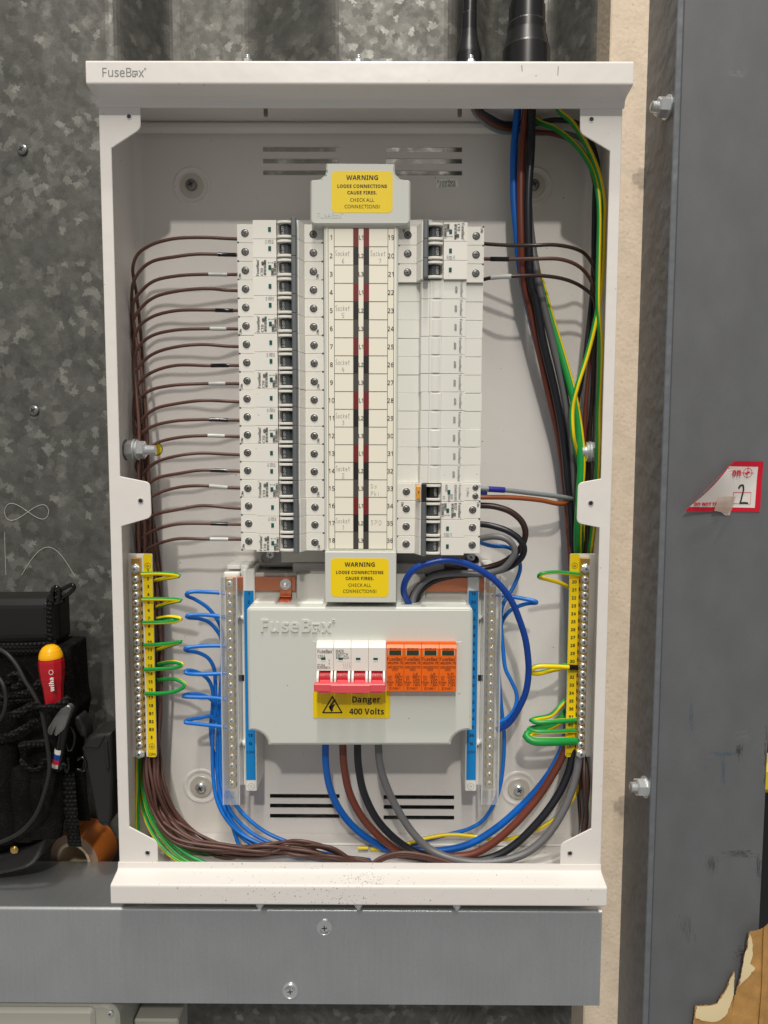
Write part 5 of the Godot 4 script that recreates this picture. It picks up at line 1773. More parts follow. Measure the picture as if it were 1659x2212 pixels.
	wire("grey_wire", "grey wire curving from the narrow top entry behind the main cables", g2, "wire_grey", 0.0025,
		[Vector3(at(1021, 231, -0.06).x, 0.372, -0.06), [1023, 238, -0.060], [1033, 252, -0.064], [1052, 270, -0.070], [1081, 284, -0.076], [1108, 286, -0.082], [1160, 288, -0.084], [1222, 288, -0.080], [1259, 304, -0.074], [1276, 338, -0.070], [1290, 420, -0.066], [1301, 520, -0.064], [1303, 660, -0.064], [1296, 760, -0.066], [1284, 900, -0.066], [1276, 1000, -0.068], [1266, 1150, -0.072], [1262, 1300, -0.076], [1262, 1500, -0.076], [1268, 1660, -0.072], [1262, 1760, -0.050], [1250, 1826, -0.034], [1240, 1868, -0.016]], 10)
	wire("brown_wire", "red-brown wire curving from the narrow top entry behind the main cables", g2, "cable_brown", 0.0025,
		[Vector3(at(1030, 231, -0.056).x, 0.372, -0.056), [1031, 238, -0.056], [1052, 258, -0.062], [1081, 273, -0.070], [1108, 279, -0.078], [1157, 285, -0.080], [1198, 290, -0.076], [1234, 304, -0.072], [1270, 347, -0.066], [1285, 396, -0.064], [1289, 445, -0.064], [1288, 517, -0.064], [1286, 640, -0.066], [1276, 760, -0.066], [1264, 900, -0.068], [1262, 1150, -0.074], [1264, 1350, -0.078], [1268, 1560, -0.076], [1274, 1680, -0.066], [1272, 1780, -0.056], [1262, 1840, -0.05], [1240, 1872, -0.04]], 10)
	wire("black_wire", "black wire curving from the narrow top entry to the right side", g2, "wire_black", 0.0025,
		[Vector3(at(1037, 231, -0.050).x, 0.372, -0.050), [1038, 238, -0.050], [1059, 253, -0.056], [1086, 266, -0.066], [1108, 267, -0.074], [1157, 267, -0.074], [1186, 260, -0.068], [1222, 260, -0.062], [1247, 267, -0.058], [1271, 294, -0.056], [1285, 328, -0.056], [1291, 360, -0.058], [1286, 396, -0.060], [1283, 493, -0.060], [1280, 615, -0.060], [1273, 691, -0.060], [1260, 800, -0.062], [1242, 900, -0.070], [1236, 1000, -0.078], [1240, 1200, -0.082], [1238, 1400, -0.084], [1246, 1600, -0.08], [1268, 1720, -0.07], [1262, 1800, -0.06], [1244, 1858, -0.05]], 10)
	var g3 := "slim earth wires down the right side"
	wire("earth_wire", "slim green and yellow wire crossing over to the thick earth cable", g3, "wire_earth", 0.0026,
		[Vector3(at(1200, 228, -0.05).x, 0.372, -0.05), [1206, 236, -0.050], [1234, 262, -0.046], [1259, 299, -0.042], [1283, 347, -0.038], [1298, 396, -0.036], [1305, 445, -0.036], [1307, 493, -0.036], [1305, 566, -0.036], [1298, 615, -0.034], [1289, 680, -0.032], [1269, 764, -0.034], [1246, 837, -0.034], [1236, 881, -0.036], [1238, 946, -0.038], [1245, 975, -0.048], [1256, 1040, -0.062], [1262, 1140, -0.066], [1262, 1300, -0.072], [1252, 1380, -0.072], [1237, 1420, -0.066], [1214, 1441, -0.054], [1190, 1448, -0.046], [1158, 1455, -0.040], [1146, 1450, -0.036], [1156, 1441, -0.034], [1190, 1439, -0.034], [1229, 1441, -0.037]], 12, 0.0, 3.0)
	wire("earth_wire", "slim green and yellow wire hugging the right rim of the board", g3, "wire_earth", 0.0026,
		[Vector3(at(1150, 231, -0.078).x, 0.372, -0.078), [1158, 259, -0.066], [1198, 277, -0.058], [1234, 304, -0.050], [1263, 338, -0.044], [1283, 377, -0.040], [1292, 420, -0.036], [1295, 469, -0.034], [1293, 566, -0.032], [1292, 663, -0.030], [1297, 738, -0.032], [1299, 816, -0.034], [1294, 881, -0.036], [1292, 959, -0.032], [1290, 1024, -0.034], [1284, 1100, -0.040], [1279, 1160, -0.048], [1274, 1240, -0.062], [1266, 1400, -0.074], [1240, 1490, -0.07], [1214, 1520, -0.056], [1190, 1545, -0.048], [1160, 1552, -0.042], [1148, 1556, -0.038], [1158, 1560, -0.035], [1190, 1559, -0.034], [1246, 1555, -0.0395]], 12, 0.0, 3.0)
	var g4 := "earth loops at the right bar"
	wire("earth_wire", "green and yellow loop entering the right earth bar above number 20", g4, "wire_earth", 0.0021,
		[[1254, 1241, -0.0395], [1225, 1238, -0.036], [1197, 1236, -0.032], [1168, 1240, -0.030], [1164, 1246, -0.034], [1184, 1252, -0.042], [1214, 1261, -0.052], [1232, 1274, -0.062], [1242, 1310, -0.068], [1246, 1420, -0.078], [1250, 1560, -0.08], [1261, 1642, -0.074], [1256, 1678, -0.068], [1239, 1723, -0.064], [1206, 1762, -0.060], [1175, 1784, -0.058], [1145, 1799, -0.057], [1120, 1808, -0.057], [1070, 1814, -0.062], [1020, 1806, -0.068], [970, 1803, -0.070], [920, 1811, -0.068], [878, 1823, -0.066], [830, 1838, -0.064], [800, 1846, -0.062]], 12, 2.0, 2.4)
	wire("earth_wire", "lowest slim green and yellow loop above the thick earth cable end", g4, "wire_earth", 0.0024,
		[[1246, 1578, -0.0395], [1200, 1580, -0.034], [1156, 1580, -0.034], [1142, 1576, -0.038], [1150, 1572, -0.044], [1180, 1566, -0.052], [1210, 1548, -0.060], [1228, 1520, -0.068], [1240, 1470, -0.074], [1246, 1400, -0.08]], 12, 0.0, 2.4)
	var cap := thing("ferrule_sleeve", "short black sleeve on the earth loop between numbers 32 and 34", "sleeve", at(1238, 1441, -0.038))
	part(cap, "tube", wire_mesh([[1228, 1441, -0.037], [1238, 1441.5, -0.038], [1248, 1442, -0.039]], 0.0029, 12), M.sleeve_black)
	# brown wires of the right upper breaker
	var g5 := "brown wires from the right upper breaker"
	var rows := [
		[[[1036, 526], [1101, 530], [1154, 530], [1198, 529], [1242, 537], [1266, 551], [1282, 576], [1287, 600]], "no sleeve"],
		[[[1036, 559], [1100, 560], [1160, 559], [1210, 560], [1247, 573], [1271, 597], [1283, 626]], "a black sleeve"],
		[[[1036, 606], [1062, 600], [1101, 597], [1174, 596], [1222, 604], [1259, 621], [1283, 646]], "a white sleeve"]]
	for k in 3:
		var pts := []
		for j in rows[k][0].size():
			var p: Array = rows[k][0][j]
			pts.append([p[0], p[1], [-0.046, -0.036, -0.028, -0.028, -0.034, -0.044, -0.050, -0.054][j]])
		var last: float = rows[k][0][-1][1]
		for e in [[1283, 90], [1279, 220], [1272, 330], [1268, 480], [1266, 640], [1266, 800], [1268, 960]]:
			pts.append([e[0] - k * 3.0 + 3, last + e[1], -0.058 - 0.004 * k])
		pts.append([1262 + k * 6, 1690, -0.030 - 0.004 * k])
		pts.append([1268 - k * 3, 1770, -0.024 - 0.004 * k])
		pts.append([1252, 1850, -0.026])
		var t := wire("brown_wire", "thin dark brown wire with %s from the right upper breaker" % rows[k][1], g5, "wire_dark_brown" if k != 1 else "wire_brown", 0.0019, pts, 9)
		if k > 0:
			sleeve(t, pts, 1056, 1098, 0.0024, "sleeve_black" if k == 1 else "sleeve_white")
	# the single breaker's pair
	var gp := [[1030, 1055, -0.030], [1055, 1056.5, -0.030], [1094, 1059, -0.032], [1145, 1065, -0.038], [1194, 1071, -0.046], [1226, 1076, -0.056], [1242, 1084, -0.072], [1244, 1140, -0.078]]
	var gw := wire("grey_wire", "grey wire with a dark blue sleeve from the single amber-tab breaker", "", "wire_grey", 0.0026, gp, 10)
	sleeve(gw, gp, 1055, 1094, 0.0031, "sleeve_blue")
	wire("orange_brown_wire", "orange-brown wire below the blue-sleeved grey one", "", "wire_orange_brown", 0.0026, [[1030, 1074, -0.032], [1060, 1074, -0.032], [1109, 1075, -0.034], [1170, 1081, -0.042], [1205, 1088, -0.048], [1218, 1087, -0.054], [1228, 1081, -0.064], [1238, 1086, -0.076], [1242, 1130, -0.08]], 10)
	# thick tails of the lower right breaker
	var g6 := "thick tails looping from the lower right breaker"
	wire("breaker_tail", "thick dark brown tail looping from the lower right breaker", g6, "wire_dark_brown", 0.0033, [[1024, 1092, -0.040], [1045, 1092, -0.038], [1068, 1094, -0.036], [1102, 1105, -0.034], [1126, 1125, -0.034], [1135, 1147, -0.036], [1132, 1168, -0.040], [1121, 1188, -0.044], [1092, 1212, -0.050], [1060, 1224, -0.054], [1030, 1230, -0.055], [980, 1234, -0.054], [930, 1244, -0.052], [900, 1272, -0.046], [884, 1300, -0.040]], 12)
	wire("breaker_tail", "thick black tail looping from the lower right breaker", g6, "cable_black", 0.0033, [[1024, 1131, -0.040], [1045, 1133, -0.037], [1063, 1136, -0.034], [1097, 1147, -0.030], [1121, 1164, -0.028], [1132, 1183, -0.028], [1128, 1202, -0.032], [1109, 1220, -0.038], [1085, 1231, -0.044], [1040, 1240, -0.048], [985, 1243, -0.048], [935, 1256, -0.046], [906, 1280, -0.040], [896, 1304, -0.036]], 12)
	wire("breaker_tail", "thick grey tail looping from the lower right breaker", g6, "cable_grey", 0.0034, [[1024, 1166, -0.040], [1044, 1162, -0.036], [1063, 1159, -0.032], [1090, 1163, -0.028], [1107, 1176, -0.026], [1112, 1193, -0.026], [1103, 1212, -0.028], [1085, 1229, -0.032], [1063, 1236, -0.036], [1040, 1239, -0.038], [971, 1239, -0.040], [929, 1248, -0.040], [904, 1270, -0.037], [893, 1292, -0.034], [891, 1306, -0.032]], 12)
	# blues on the right
	wire("blue_cable", "thick dark blue cable arching over the right copper link", "", "cable_dark_blue", 0.0034, [[884, 1306, -0.028], [878, 1294, -0.026], [872, 1278, -0.022], [875, 1257, -0.018], [893, 1231, -0.014], [927, 1216, -0.013], [965, 1210, -0.014], [1004, 1217, -0.016], [1040, 1233, -0.018], [1077, 1261, -0.020], [1104, 1297, -0.022], [1121, 1336, -0.024], [1135, 1381, -0.026], [1141, 1425, -0.028], [1142, 1450, -0.030], [1136, 1494, -0.032], [1119, 1533, -0.036], [1097, 1564, -0.042], [1074, 1577, -0.047]], 12)
	var g7 := "thin blue wires at the right neutral bar"
	wire("blue_wire", "thin blue wire curving from the lower right breaker to the neutral bar", g7, "wire_blue", 0.0022, [[1028, 1169, -0.050], [1041, 1173, -0.050], [1061, 1179, -0.050], [1092, 1181, -0.052], [1108, 1188, -0.056], [1120, 1207, -0.062], [1124, 1225, -0.066], [1121, 1240, -0.066], [1108, 1270, -0.064], [1088, 1303, -0.060], [1082, 1326, -0.058], [1083, 1359, -0.056], [1087, 1405, -0.052], [1092, 1445, -0.050], [1105, 1472, -0.048], [1116, 1500, -0.046], [1113, 1528, -0.044], [1097, 1550, -0.045], [1074, 1562, -0.047]], 10)
	wire("blue_wire", "thin blue wire with a pointed loop beside the right neutral bar", g7, "wire_blue", 0.0022, [[1072, 1284, -0.047], [1100, 1288, -0.044], [1140, 1295, -0.040], [1157, 1299, -0.038], [1159, 1302, -0.040], [1138, 1304, -0.046], [1105, 1317, -0.056], [1088, 1336, -0.064], [1081, 1360, -0.070], [1077, 1420, -0.074], [1079, 1480, -0.074], [1085, 1545, -0.072], [1089, 1590, -0.070], [1087, 1650, -0.068], [1079, 1703, -0.068], [1064, 1742, -0.068], [1042, 1773, -0.070], [1014, 1790, -0.072], [975, 1801, -0.074], [920, 1815, -0.074], [880, 1830, -0.070], [840, 1846, -0.066]], 10)
	# offcut lying on the floor
	var oc := thing("wire_offcut", "tiny green and yellow wire offcut lying on the board floor", "wire offcut", at(784, 1838, -0.055))
	var oy := -0.4395
	part(oc, "insulation", wire_mesh([Vector3(at(773, 1838, -0.058).x, oy, -0.058), Vector3(at(784, 1838, -0.058).x, oy, -0.058), Vector3(at(795, 1838, -0.058).x, oy, -0.058)], 0.0018, 10, 0.0, 3.4), M.wire_earth)

func build_entries() -> void:
	# sheathed cables with heat-shrink boots standing on the lid
	for e in [[1137, 1087, 1188, 1107, 1178, "thick black cable with a wide heat-shrink boot entering the top", 78, 32, -0.055], [1013, 985, 1041, 998, 1028, "thinner black cable with a small heat-shrink boot entering the top", 101, 60, -0.050]]:
		var z: float = e[8]
		var X := at(e[0], 110, z).x
		var rb := (at(e[2], 110, z).x - at(e[1], 110, z).x) / 2
		var rc := (at(e[4], 20, z).x - at(e[3], 20, z).x) / 2
		var t := thing("incoming_cable", e[5], "cable", Vector3(X, 0.3612, z), "incoming sheathed cables")
		var y0 := 0.3612
		var ya: float = at(e[0], e[6], z + rb).y
		var yb: float = at(e[0], e[7], z + rc).y
		part(t, "boot", lathe_mesh([[rb * 0.99, 0], [rb, 0.004], [rb, ya - y0 - 0.002], [rb * 0.97, ya - y0], [lerpf(rb, rc, 0.6), lerpf(ya, yb, 0.6) - y0], [rc * 1.16, yb - y0 - 0.002], [rc * 1.10, yb - y0], [rc * 1.09, yb - y0 + 0.016], [rc, yb - y0 + 0.017]], Vector3(X, y0, z), Vector3(0.0, 1, 0), 32), M.shrink_black)
		part(t, "sheath", wire_mesh([Vector3(X, yb - 0.01, z), Vector3(X + 0.0005, yb + 0.05, z), Vector3(X - 0.001, yb + 0.15, z), Vector3(X, yb + 0.4, z)], rc, 26), M.shrink_black)

# ------------------------------------------------------------------ tools on the left
func soft(base: PackedVector2Array, radii: Array, z0: float, z1: float, r: float, steps := 5) -> ArrayMesh:
	# a padded panel: the front edge is rounded over radius r
	var st := begin()
	var rad := []
	for k in base.size():
		rad.append(max(0.0012, radii[k] if k < radii.size() else 0.0))
	while r > 0.002 and Geometry2D.triangulate_polygon(round_corners(inset(base, r), rad, 3)).is_empty():
		r *= 0.7
		for k in rad.size():
			rad[k] *= 0.7
	var pts := round_corners(base, rad, 3)
	var rings := [[pts, z0]]
	for k in steps + 1:
		var a := PI / 2 * k / steps
		rings.append([round_corners(inset(base, r * (1 - cos(a))), rad, 3), z1 - r + r * sin(a)])
	var n := pts.size()
	for q in rings.size() - 1:
		for i in n:
			var j := (i + 1) % n
			var a: Vector2 = rings[q][0][i]
			var b: Vector2 = rings[q][0][j]
			var c: Vector2 = rings[q + 1][0][j]
			var d: Vector2 = rings[q + 1][0][i]
			var mid := (pts[i] + pts[j]) / 2
			var inn := (inset(pts, 0.001)[i] + inset(pts, 0.001)[j]) / 2
			var o := Vector3(mid.x - inn.x, mid.y - inn.y, 0.0005)
			quad(st, Vector3(a.x, a.y, rings[q][1]), Vector3(b.x, b.y, rings[q][1]), Vector3(c.x, c.y, rings[q + 1][1]), Vector3(d.x, d.y, rings[q + 1][1]), o)
	var p: PackedVector2Array = rings[-1][0]
	var ids := Geometry2D.triangulate_polygon(p)
	for k in range(0, ids.size(), 3):
		tri(st, Vector3(p[ids[k]].x, p[ids[k]].y, z1), Vector3(p[ids[k + 1]].x, p[ids[k + 1]].y, z1), Vector3(p[ids[k + 2]].x, p[ids[k + 2]].y, z1), Vector3(0, 0, 1))
	return st.commit()

func ribbon(pts: Array, width: float, thick := 0.0016) -> ArrayMesh:
	var w := []
	for p in pts:
		w.append(v3(p))
	var st := begin()
	sweep(st, spline(w, 0.003), width / 2, 10, 0.0, thick / width)
	return st.commit()

func build_tools() -> void:
	var t := thing("tool_pouch", "worn black tool pouch with webbing straps standing on the trunking", "tool bag", at(60, 1890, -0.06))
	part(t, "flap", soft(poly([[-60, 1292], [106, 1291], [118, 1298], [121, 1388], [112, 1394], [-60, 1396]], -0.05), [0, 0.004, 0.003, 0.003, 0.002, 0], -0.085, -0.050, 0.012), M.bag_leather)
	part(t, "edge_trim", ribbon([[104, 1290, -0.056], [106, 1300, -0.0485], [105, 1330, -0.0475], [106, 1360, -0.0475], [107, 1389, -0.0475]], 0.0125), M.webbing)
	part(t, "flap_trim", ribbon([[-30, 1396, -0.047], [30, 1396, -0.047], [80, 1394, -0.047], [122, 1390, -0.049]], 0.0075), M.webbing)
	part(t, "flap_trim", ribbon([[-30, 1408, -0.052], [30, 1409, -0.051], [80, 1407, -0.051], [126, 1402, -0.052]], 0.0065), M.webbing)
	part(t, "body", soft(poly([[-60, 1392], [150, 1396], [156, 1500], [163, 1535], [150, 1600], [142, 1700], [134, 1765], [108, 1812], [60, 1840], [-60, 1852]], -0.055), [0, 0.006, 0.01, 0.006, 0.01, 0.02, 0.02, 0.02, 0.02, 0], -0.098, -0.055, 0.014), M.bag_cloth)
	part(t, "base_skirt", soft(poly([[-60, 1850], [0, 1848], [66, 1828], [100, 1806], [88, 1850], [66, 1877], [0, 1894], [-60, 1900]], -0.048), [0, 0, 0.01, 0.003, 0.01, 0.01, 0.02, 0], -0.098, -0.048, 0.006), M.bag_leather)
	# standing pockets, each a stuffed tube with a folded rim
	for e in [[6, 1600, 8, 1815, 0.017, -0.052], [50, 1652, 54, 1812, 0.0135, -0.050], [84, 1664, 84, 1808, 0.010, -0.050], [116, 1660, 112, 1806, 0.0125, -0.052]]:
		var p0 := at(e[0], e[1], e[5])
		var p1 := at(e[2], e[3], e[5])
		var st := begin()
		var c := PackedVector3Array()
		for k in 15:
			var q := k / 14.0
			c.append(p0.lerp(p1, q) + Vector3(sin(q * 9.0 + e[0]) * 0.0008, 0, sin(q * 7.0) * 0.0025))
		sweep(st, c, e[4], 14, 0.0, 0.72)
		part(t, "pocket", st.commit(), M.bag_cloth)
	var rims := [
		[[[44, 1642], [52, 1652], [66, 1663], [86, 1660], [98, 1640]], 0.006, -0.038],
		[[[106, 1656], [116, 1661], [128, 1660], [140, 1650]], 0.007, -0.040],
		[[[-20, 1606], [10, 1598], [26, 1590]], 0.007, -0.036],
		[[[20, 1549], [46, 1538], [74, 1522]], 0.0105, -0.040],
		[[[-8, 1598], [26, 1586], [54, 1572], [78, 1556]], 0.0075, -0.036],
		[[[40, 1614], [68, 1608], [100, 1605]], 0.0100, -0.040],
		[[[70, 1522], [92, 1530], [112, 1527], [132, 1522], [150, 1506]], 0.0085, -0.013],
		[[[-10, 1508], [30, 1502], [64, 1494], [88, 1472]], 0.0080, -0.042],
		[[[15, 1464], [36, 1456], [46, 1468], [38, 1482], [18, 1484], [14, 1474]], 0.0070, -0.044],
		[[[-10, 1522], [30, 1516], [68, 1508]], 0.0070, -0.043]]
	for e in rims:
		var pts := []
		for p in e[0]:
			pts.append([p[0], p[1], e[2] + 0.003 * sin(p[0])])
		part(t, "webbing_loop", ribbon(pts, e[1], 0.0035), M.webbing)
	part(t, "hanging_strap", ribbon([[146, 1668, -0.052], [150, 1716, -0.050], [154, 1762, -0.052], [162, 1828, -0.066]], 0.0160), M.webbing)
	part(t, "hanging_strap", ribbon([[172, 1660, -0.070], [176, 1716, -0.072], [182, 1772, -0.078]], 0.0140), M.bag_cloth)
	part(t, "rivet", lathe_mesh([[0.0001, 0.0022], [0.0034, 0.0016], [0.0046, 0.0]], at(30.6, 1836, -0.046), Vector3(0, 0, 1), 18), M.brass)
	# holster and metalwork
	part(t, "holster", soft(poly([[175, 1618], [190, 1594], [206, 1587], [240, 1583], [242, 1695], [240, 1771], [230, 1791], [210, 1781], [197, 1717], [188, 1673]], -0.055), [0, 0.003, 0.003, 0.002, 0, 0.006, 0.006, 0.006, 0.01, 0.01], -0.096, -0.055, 0.004), M.rubber)
	part(t, "holster_mouth", soft(poly([[181, 1614], [194, 1597], [226, 1590], [212, 1616]], -0.053), [], -0.056, -0.0535, 0.0005, 2), M.recess_shade)
	part(t, "holster_rib", soft(poly([[224, 1602], [231, 1598], [236, 1660], [234, 1666], [229, 1662]], -0.053), [0.002, 0.002, 0.002, 0.002, 0.002], -0.056, -0.0525, 0.0012, 3), M.rubber)
	for e in [[[[141, 1600], [150, 1572], [160, 1584], [158, 1612], [148, 1622], [141, 1600]], 0.0018, -0.045], [[[168, 1640], [178, 1636], [186, 1650], [180, 1664], [168, 1662]], 0.0018, -0.055], [[[146, 1636], [148, 1660], [144, 1668], [140, 1650]], 0.0016, -0.042]]:
		var pts := []
		for p in e[0]:
			pts.append([p[0], p[1], e[2]])
		part(t, "clip_ring", wire_mesh(pts, e[1], 8), M.gloss_black)
	part(t, "buckle", soft(poly([[154, 1546], [170, 1548], [184, 1575], [186, 1600], [170, 1590], [158, 1566]], -0.06), [0.004, 0.004, 0.004, 0.004, 0.004, 0.004], -0.08, -0.060, 0.004), M.rubber)
	# carabiner on the upper corner
	var c := thing("carabiner", "glossy black carabiner clip at the pouch's upper corner", "carabiner", at(125, 1303, -0.045))
	part(c, "hook", wire_mesh([[116, 1302, -0.048], [113, 1278, -0.044], [120, 1268, -0.042], [127, 1273, -0.042], [128, 1290, -0.044], [122, 1304, -0.046], [116, 1302, -0.048]], 0.0024, 10), M.gloss_black)
	part(c, "ring", wire_mesh([[108, 1291, -0.050], [122, 1281, -0.047], [147, 1266, -0.040], [157, 1263, -0.038], [160, 1269, -0.038], [148, 1283, -0.041], [134, 1292, -0.046], [120, 1299, -0.050]], 0.0023, 10), M.gloss_black)
	part(c, "swivel", lathe_mesh([[0.0001, 0], [0.0042, 0.0005], [0.0048, 0.003], [0.0036, 0.006], [0.0001, 0.0066]], at(131, 1296, -0.05), Vector3(0.3, 0.2, 1), 14), M.gloss_black)
	# screwdriver in the pouch
	var top := at(108, 1392, -0.028)
	var low := at(117, 1518, -0.028)
	var ax := (low - top).normalized()
	var ln := top.distance_to(low)
	var s := thing("screwdriver", "red screwdriver with domed yellow end cap in the black pouch", "screwdriver", low)
	var st := begin()
	lathe(st, [[0.0120, 0.0142], [0.0119, 0.012], [0.0113, 0.0095], [0.0100, 0.006], [0.0079, 0.003], [0.0048, 0.0009], [0.0001, 0.0]], top, ax, 28)
	part(s, "end_cap", st.commit(), M.dial_yellow)
	st = begin()
	lathe(st, [[0.0122, 0.0143], [0.0128, 0.018], [0.0128, 0.026], [0.0119, 0.036], [0.0103, 0.046], [0.0090, ln], [0.0001, ln + 0.0005]], top, ax, 10, true)
	part(s, "handle", st.commit(), M.dial_red)
	var tilt := atan2(-ax.x, -ax.y) * -1.0
	txt(s, "wiha", loc(s, at(112.5, 1478, -0.0155) + Vector3(0, 0, 0.0012)), 0.0046, M.white_ink, 0.0145, true, PI / 2 + tilt, "lettering", 0.0008)
	var hx := []
	for k in 7:
		hx.append(at(110.8, 1452, -0.0150) + Vector3(cos(TAU * k / 6.0) * 0.0024, sin(TAU * k / 6.0) * 0.0027, 0.0008))
	part(s, "hexagon_mark", strokes([hx], 0.0003), M.white_ink)
	# claw-ended bar beside it
	var p := thing("pry_bar", "small dark steel claw bar with white blue and red bands", "pry bar", at(125, 1656, -0.035))
	part(p, "claw", soft(poly([[136, 1525], [150, 1521], [156, 1531], [141, 1574], [121, 1590], [117, 1586], [121, 1571], [112, 1588], [104, 1584], [103, 1574], [122, 1542]], -0.030), [0.004, 0.004, 0.002, 0.004, 0, 0, 0, 0, 0, 0.002, 0.004], -0.036, -0.028, 0.002), M.steel_dark)
	var sh := at(146, 1535, -0.036)
	var sl := at(124, 1658, -0.040)
	var dir := (sl - sh).normalized()
	part(p, "shaft", lathe_mesh([[0.0050, 0], [0.0052, sh.distance_to(sl)], [0.0001, sh.distance_to(sl)]], sh, dir, 12), M.gloss_black)
	var bt := at(130, 1616, -0.0385)
	for e in [[0.0, 0.0055, "white_ink"], [0.0056, 0.012, "cable_dark_blue"], [0.0121, 0.017, "sign_red"], [0.0171, 0.0215, "zinc_plain"]]:
		part(p, "band", lathe_mesh([[0.0054, e[0]], [0.0054, e[1]]], bt, dir, 12), M[e[2]])
	# brown tape on the ledge behind the trunking
	var r := 0.0325
	var tc := Vector3(at(158, 1800, -0.102).x, at(158, 1803, -0.102).y - r, -0.102)
	var ta := Vector3(0.22, 0.05, -1).normalized()
	var roll := thing("tape_roll", "roll of brown tape on its edge behind the pouch strap", "tape", tc - Vector3(0, r, 0))
	st = begin()
	lathe(st, [[r, 0.0005], [r, 0.0385]], tc, ta, 40)
	part(roll, "tape", st.commit(), M.tape_brown)
	st = begin()
	lathe(st, [[0.0225, 0.0], [r, 0.0006]], tc, ta, 40)
	part(roll, "tape_side", st.commit(), M.tape_edge)
	st = begin()
	lathe(st, [[0.0190, 0.038], [0.0190, -0.0004], [0.0226, -0.0004]], tc, ta, 32)
	part(roll, "cardboard_core", st.commit(), M.card)
	# loose cable over the pouch
	var cb := thing("loose_cable", "thin black loose cable drooping in front of the pouch", "cable", at(0, 1819, -0.03), "loose black cables")
	part(cb, "sheath", wire_mesh([[-30, 1392, -0.036], [0, 1403, -0.030], [18, 1415, -0.026], [37, 1438, -0.024], [55, 1472, -0.022], [72, 1498, -0.022], [88, 1531, -0.022], [97, 1574, -0.022], [105, 1629, -0.024], [107, 1662, -0.024], [98, 1706, -0.024], [77, 1760, -0.026], [44, 1797, -0.028], [0, 1819, -0.030], [-40, 1830, -0.032]], 0.0021, 12), M.rubber)
	var cb2 := thing("loose_cable", "short black cable curve left of the longer drooping one", "cable", at(0, 1565, -0.03), "loose black cables")
	part(cb2, "sheath", wire_mesh([[-30, 1440, -0.03], [0, 1467, -0.028], [9, 1484, -0.026], [13, 1505, -0.026], [12, 1526, -0.026], [4, 1549, -0.028], [-20, 1575, -0.03]], 0.0021, 12), M.rubber)

# ------------------------------------------------------------------ sticker and paper on the column
func sheet_mesh(pts: PackedVector2Array, lift: Callable, thick: float) -> ArrayMesh:
	# a thin bent sheet: the outline cut into small cells, each vertex lifted off the face
	var st := begin()
	var tris := []
	var ids := Geometry2D.triangulate_polygon(pts)
	for k in range(0, ids.size(), 3):
		tris.append([pts[ids[k]], pts[ids[k + 1]], pts[ids[k + 2]]])
	for pass_ in 4:
		var next := []
		for t in tris:
			var a: Vector2 = t[0]
			var b: Vector2 = t[1]
			var c: Vector2 = t[2]
			if max(a.distance_to(b), max(b.distance_to(c), c.distance_to(a))) < 0.006:
				next.append(t)
				continue
			var ab := (a + b) / 2
			var bc := (b + c) / 2
			var ca := (c + a) / 2
			next += [[a, ab, ca], [ab, b, bc], [ca, bc, c], [ab, bc, ca]]
		tris = next
	for side in [0.0, thick]:
		for t in tris:
			var v := []
			for p in t:
				v.append(Vector3(p.x, p.y, float(lift.call(p)) + side))
			tri(st, v[0], v[1], v[2], Vector3(0, 0, 1.0 if side > 0 else -1.0))
	for i in pts.size():
		var a := pts[i]
		var b := pts[(i + 1) % pts.size()]
		var za := float(lift.call(a))
		var zb := float(lift.call(b))
		quad(st, Vector3(a.x, a.y, za), Vector3(b.x, b.y, zb), Vector3(b.x, b.y, zb + thick), Vector3(a.x, a.y, za + thick), Vector3(b.y - a.y, a.x - b.x, 0))
	return st.commit()

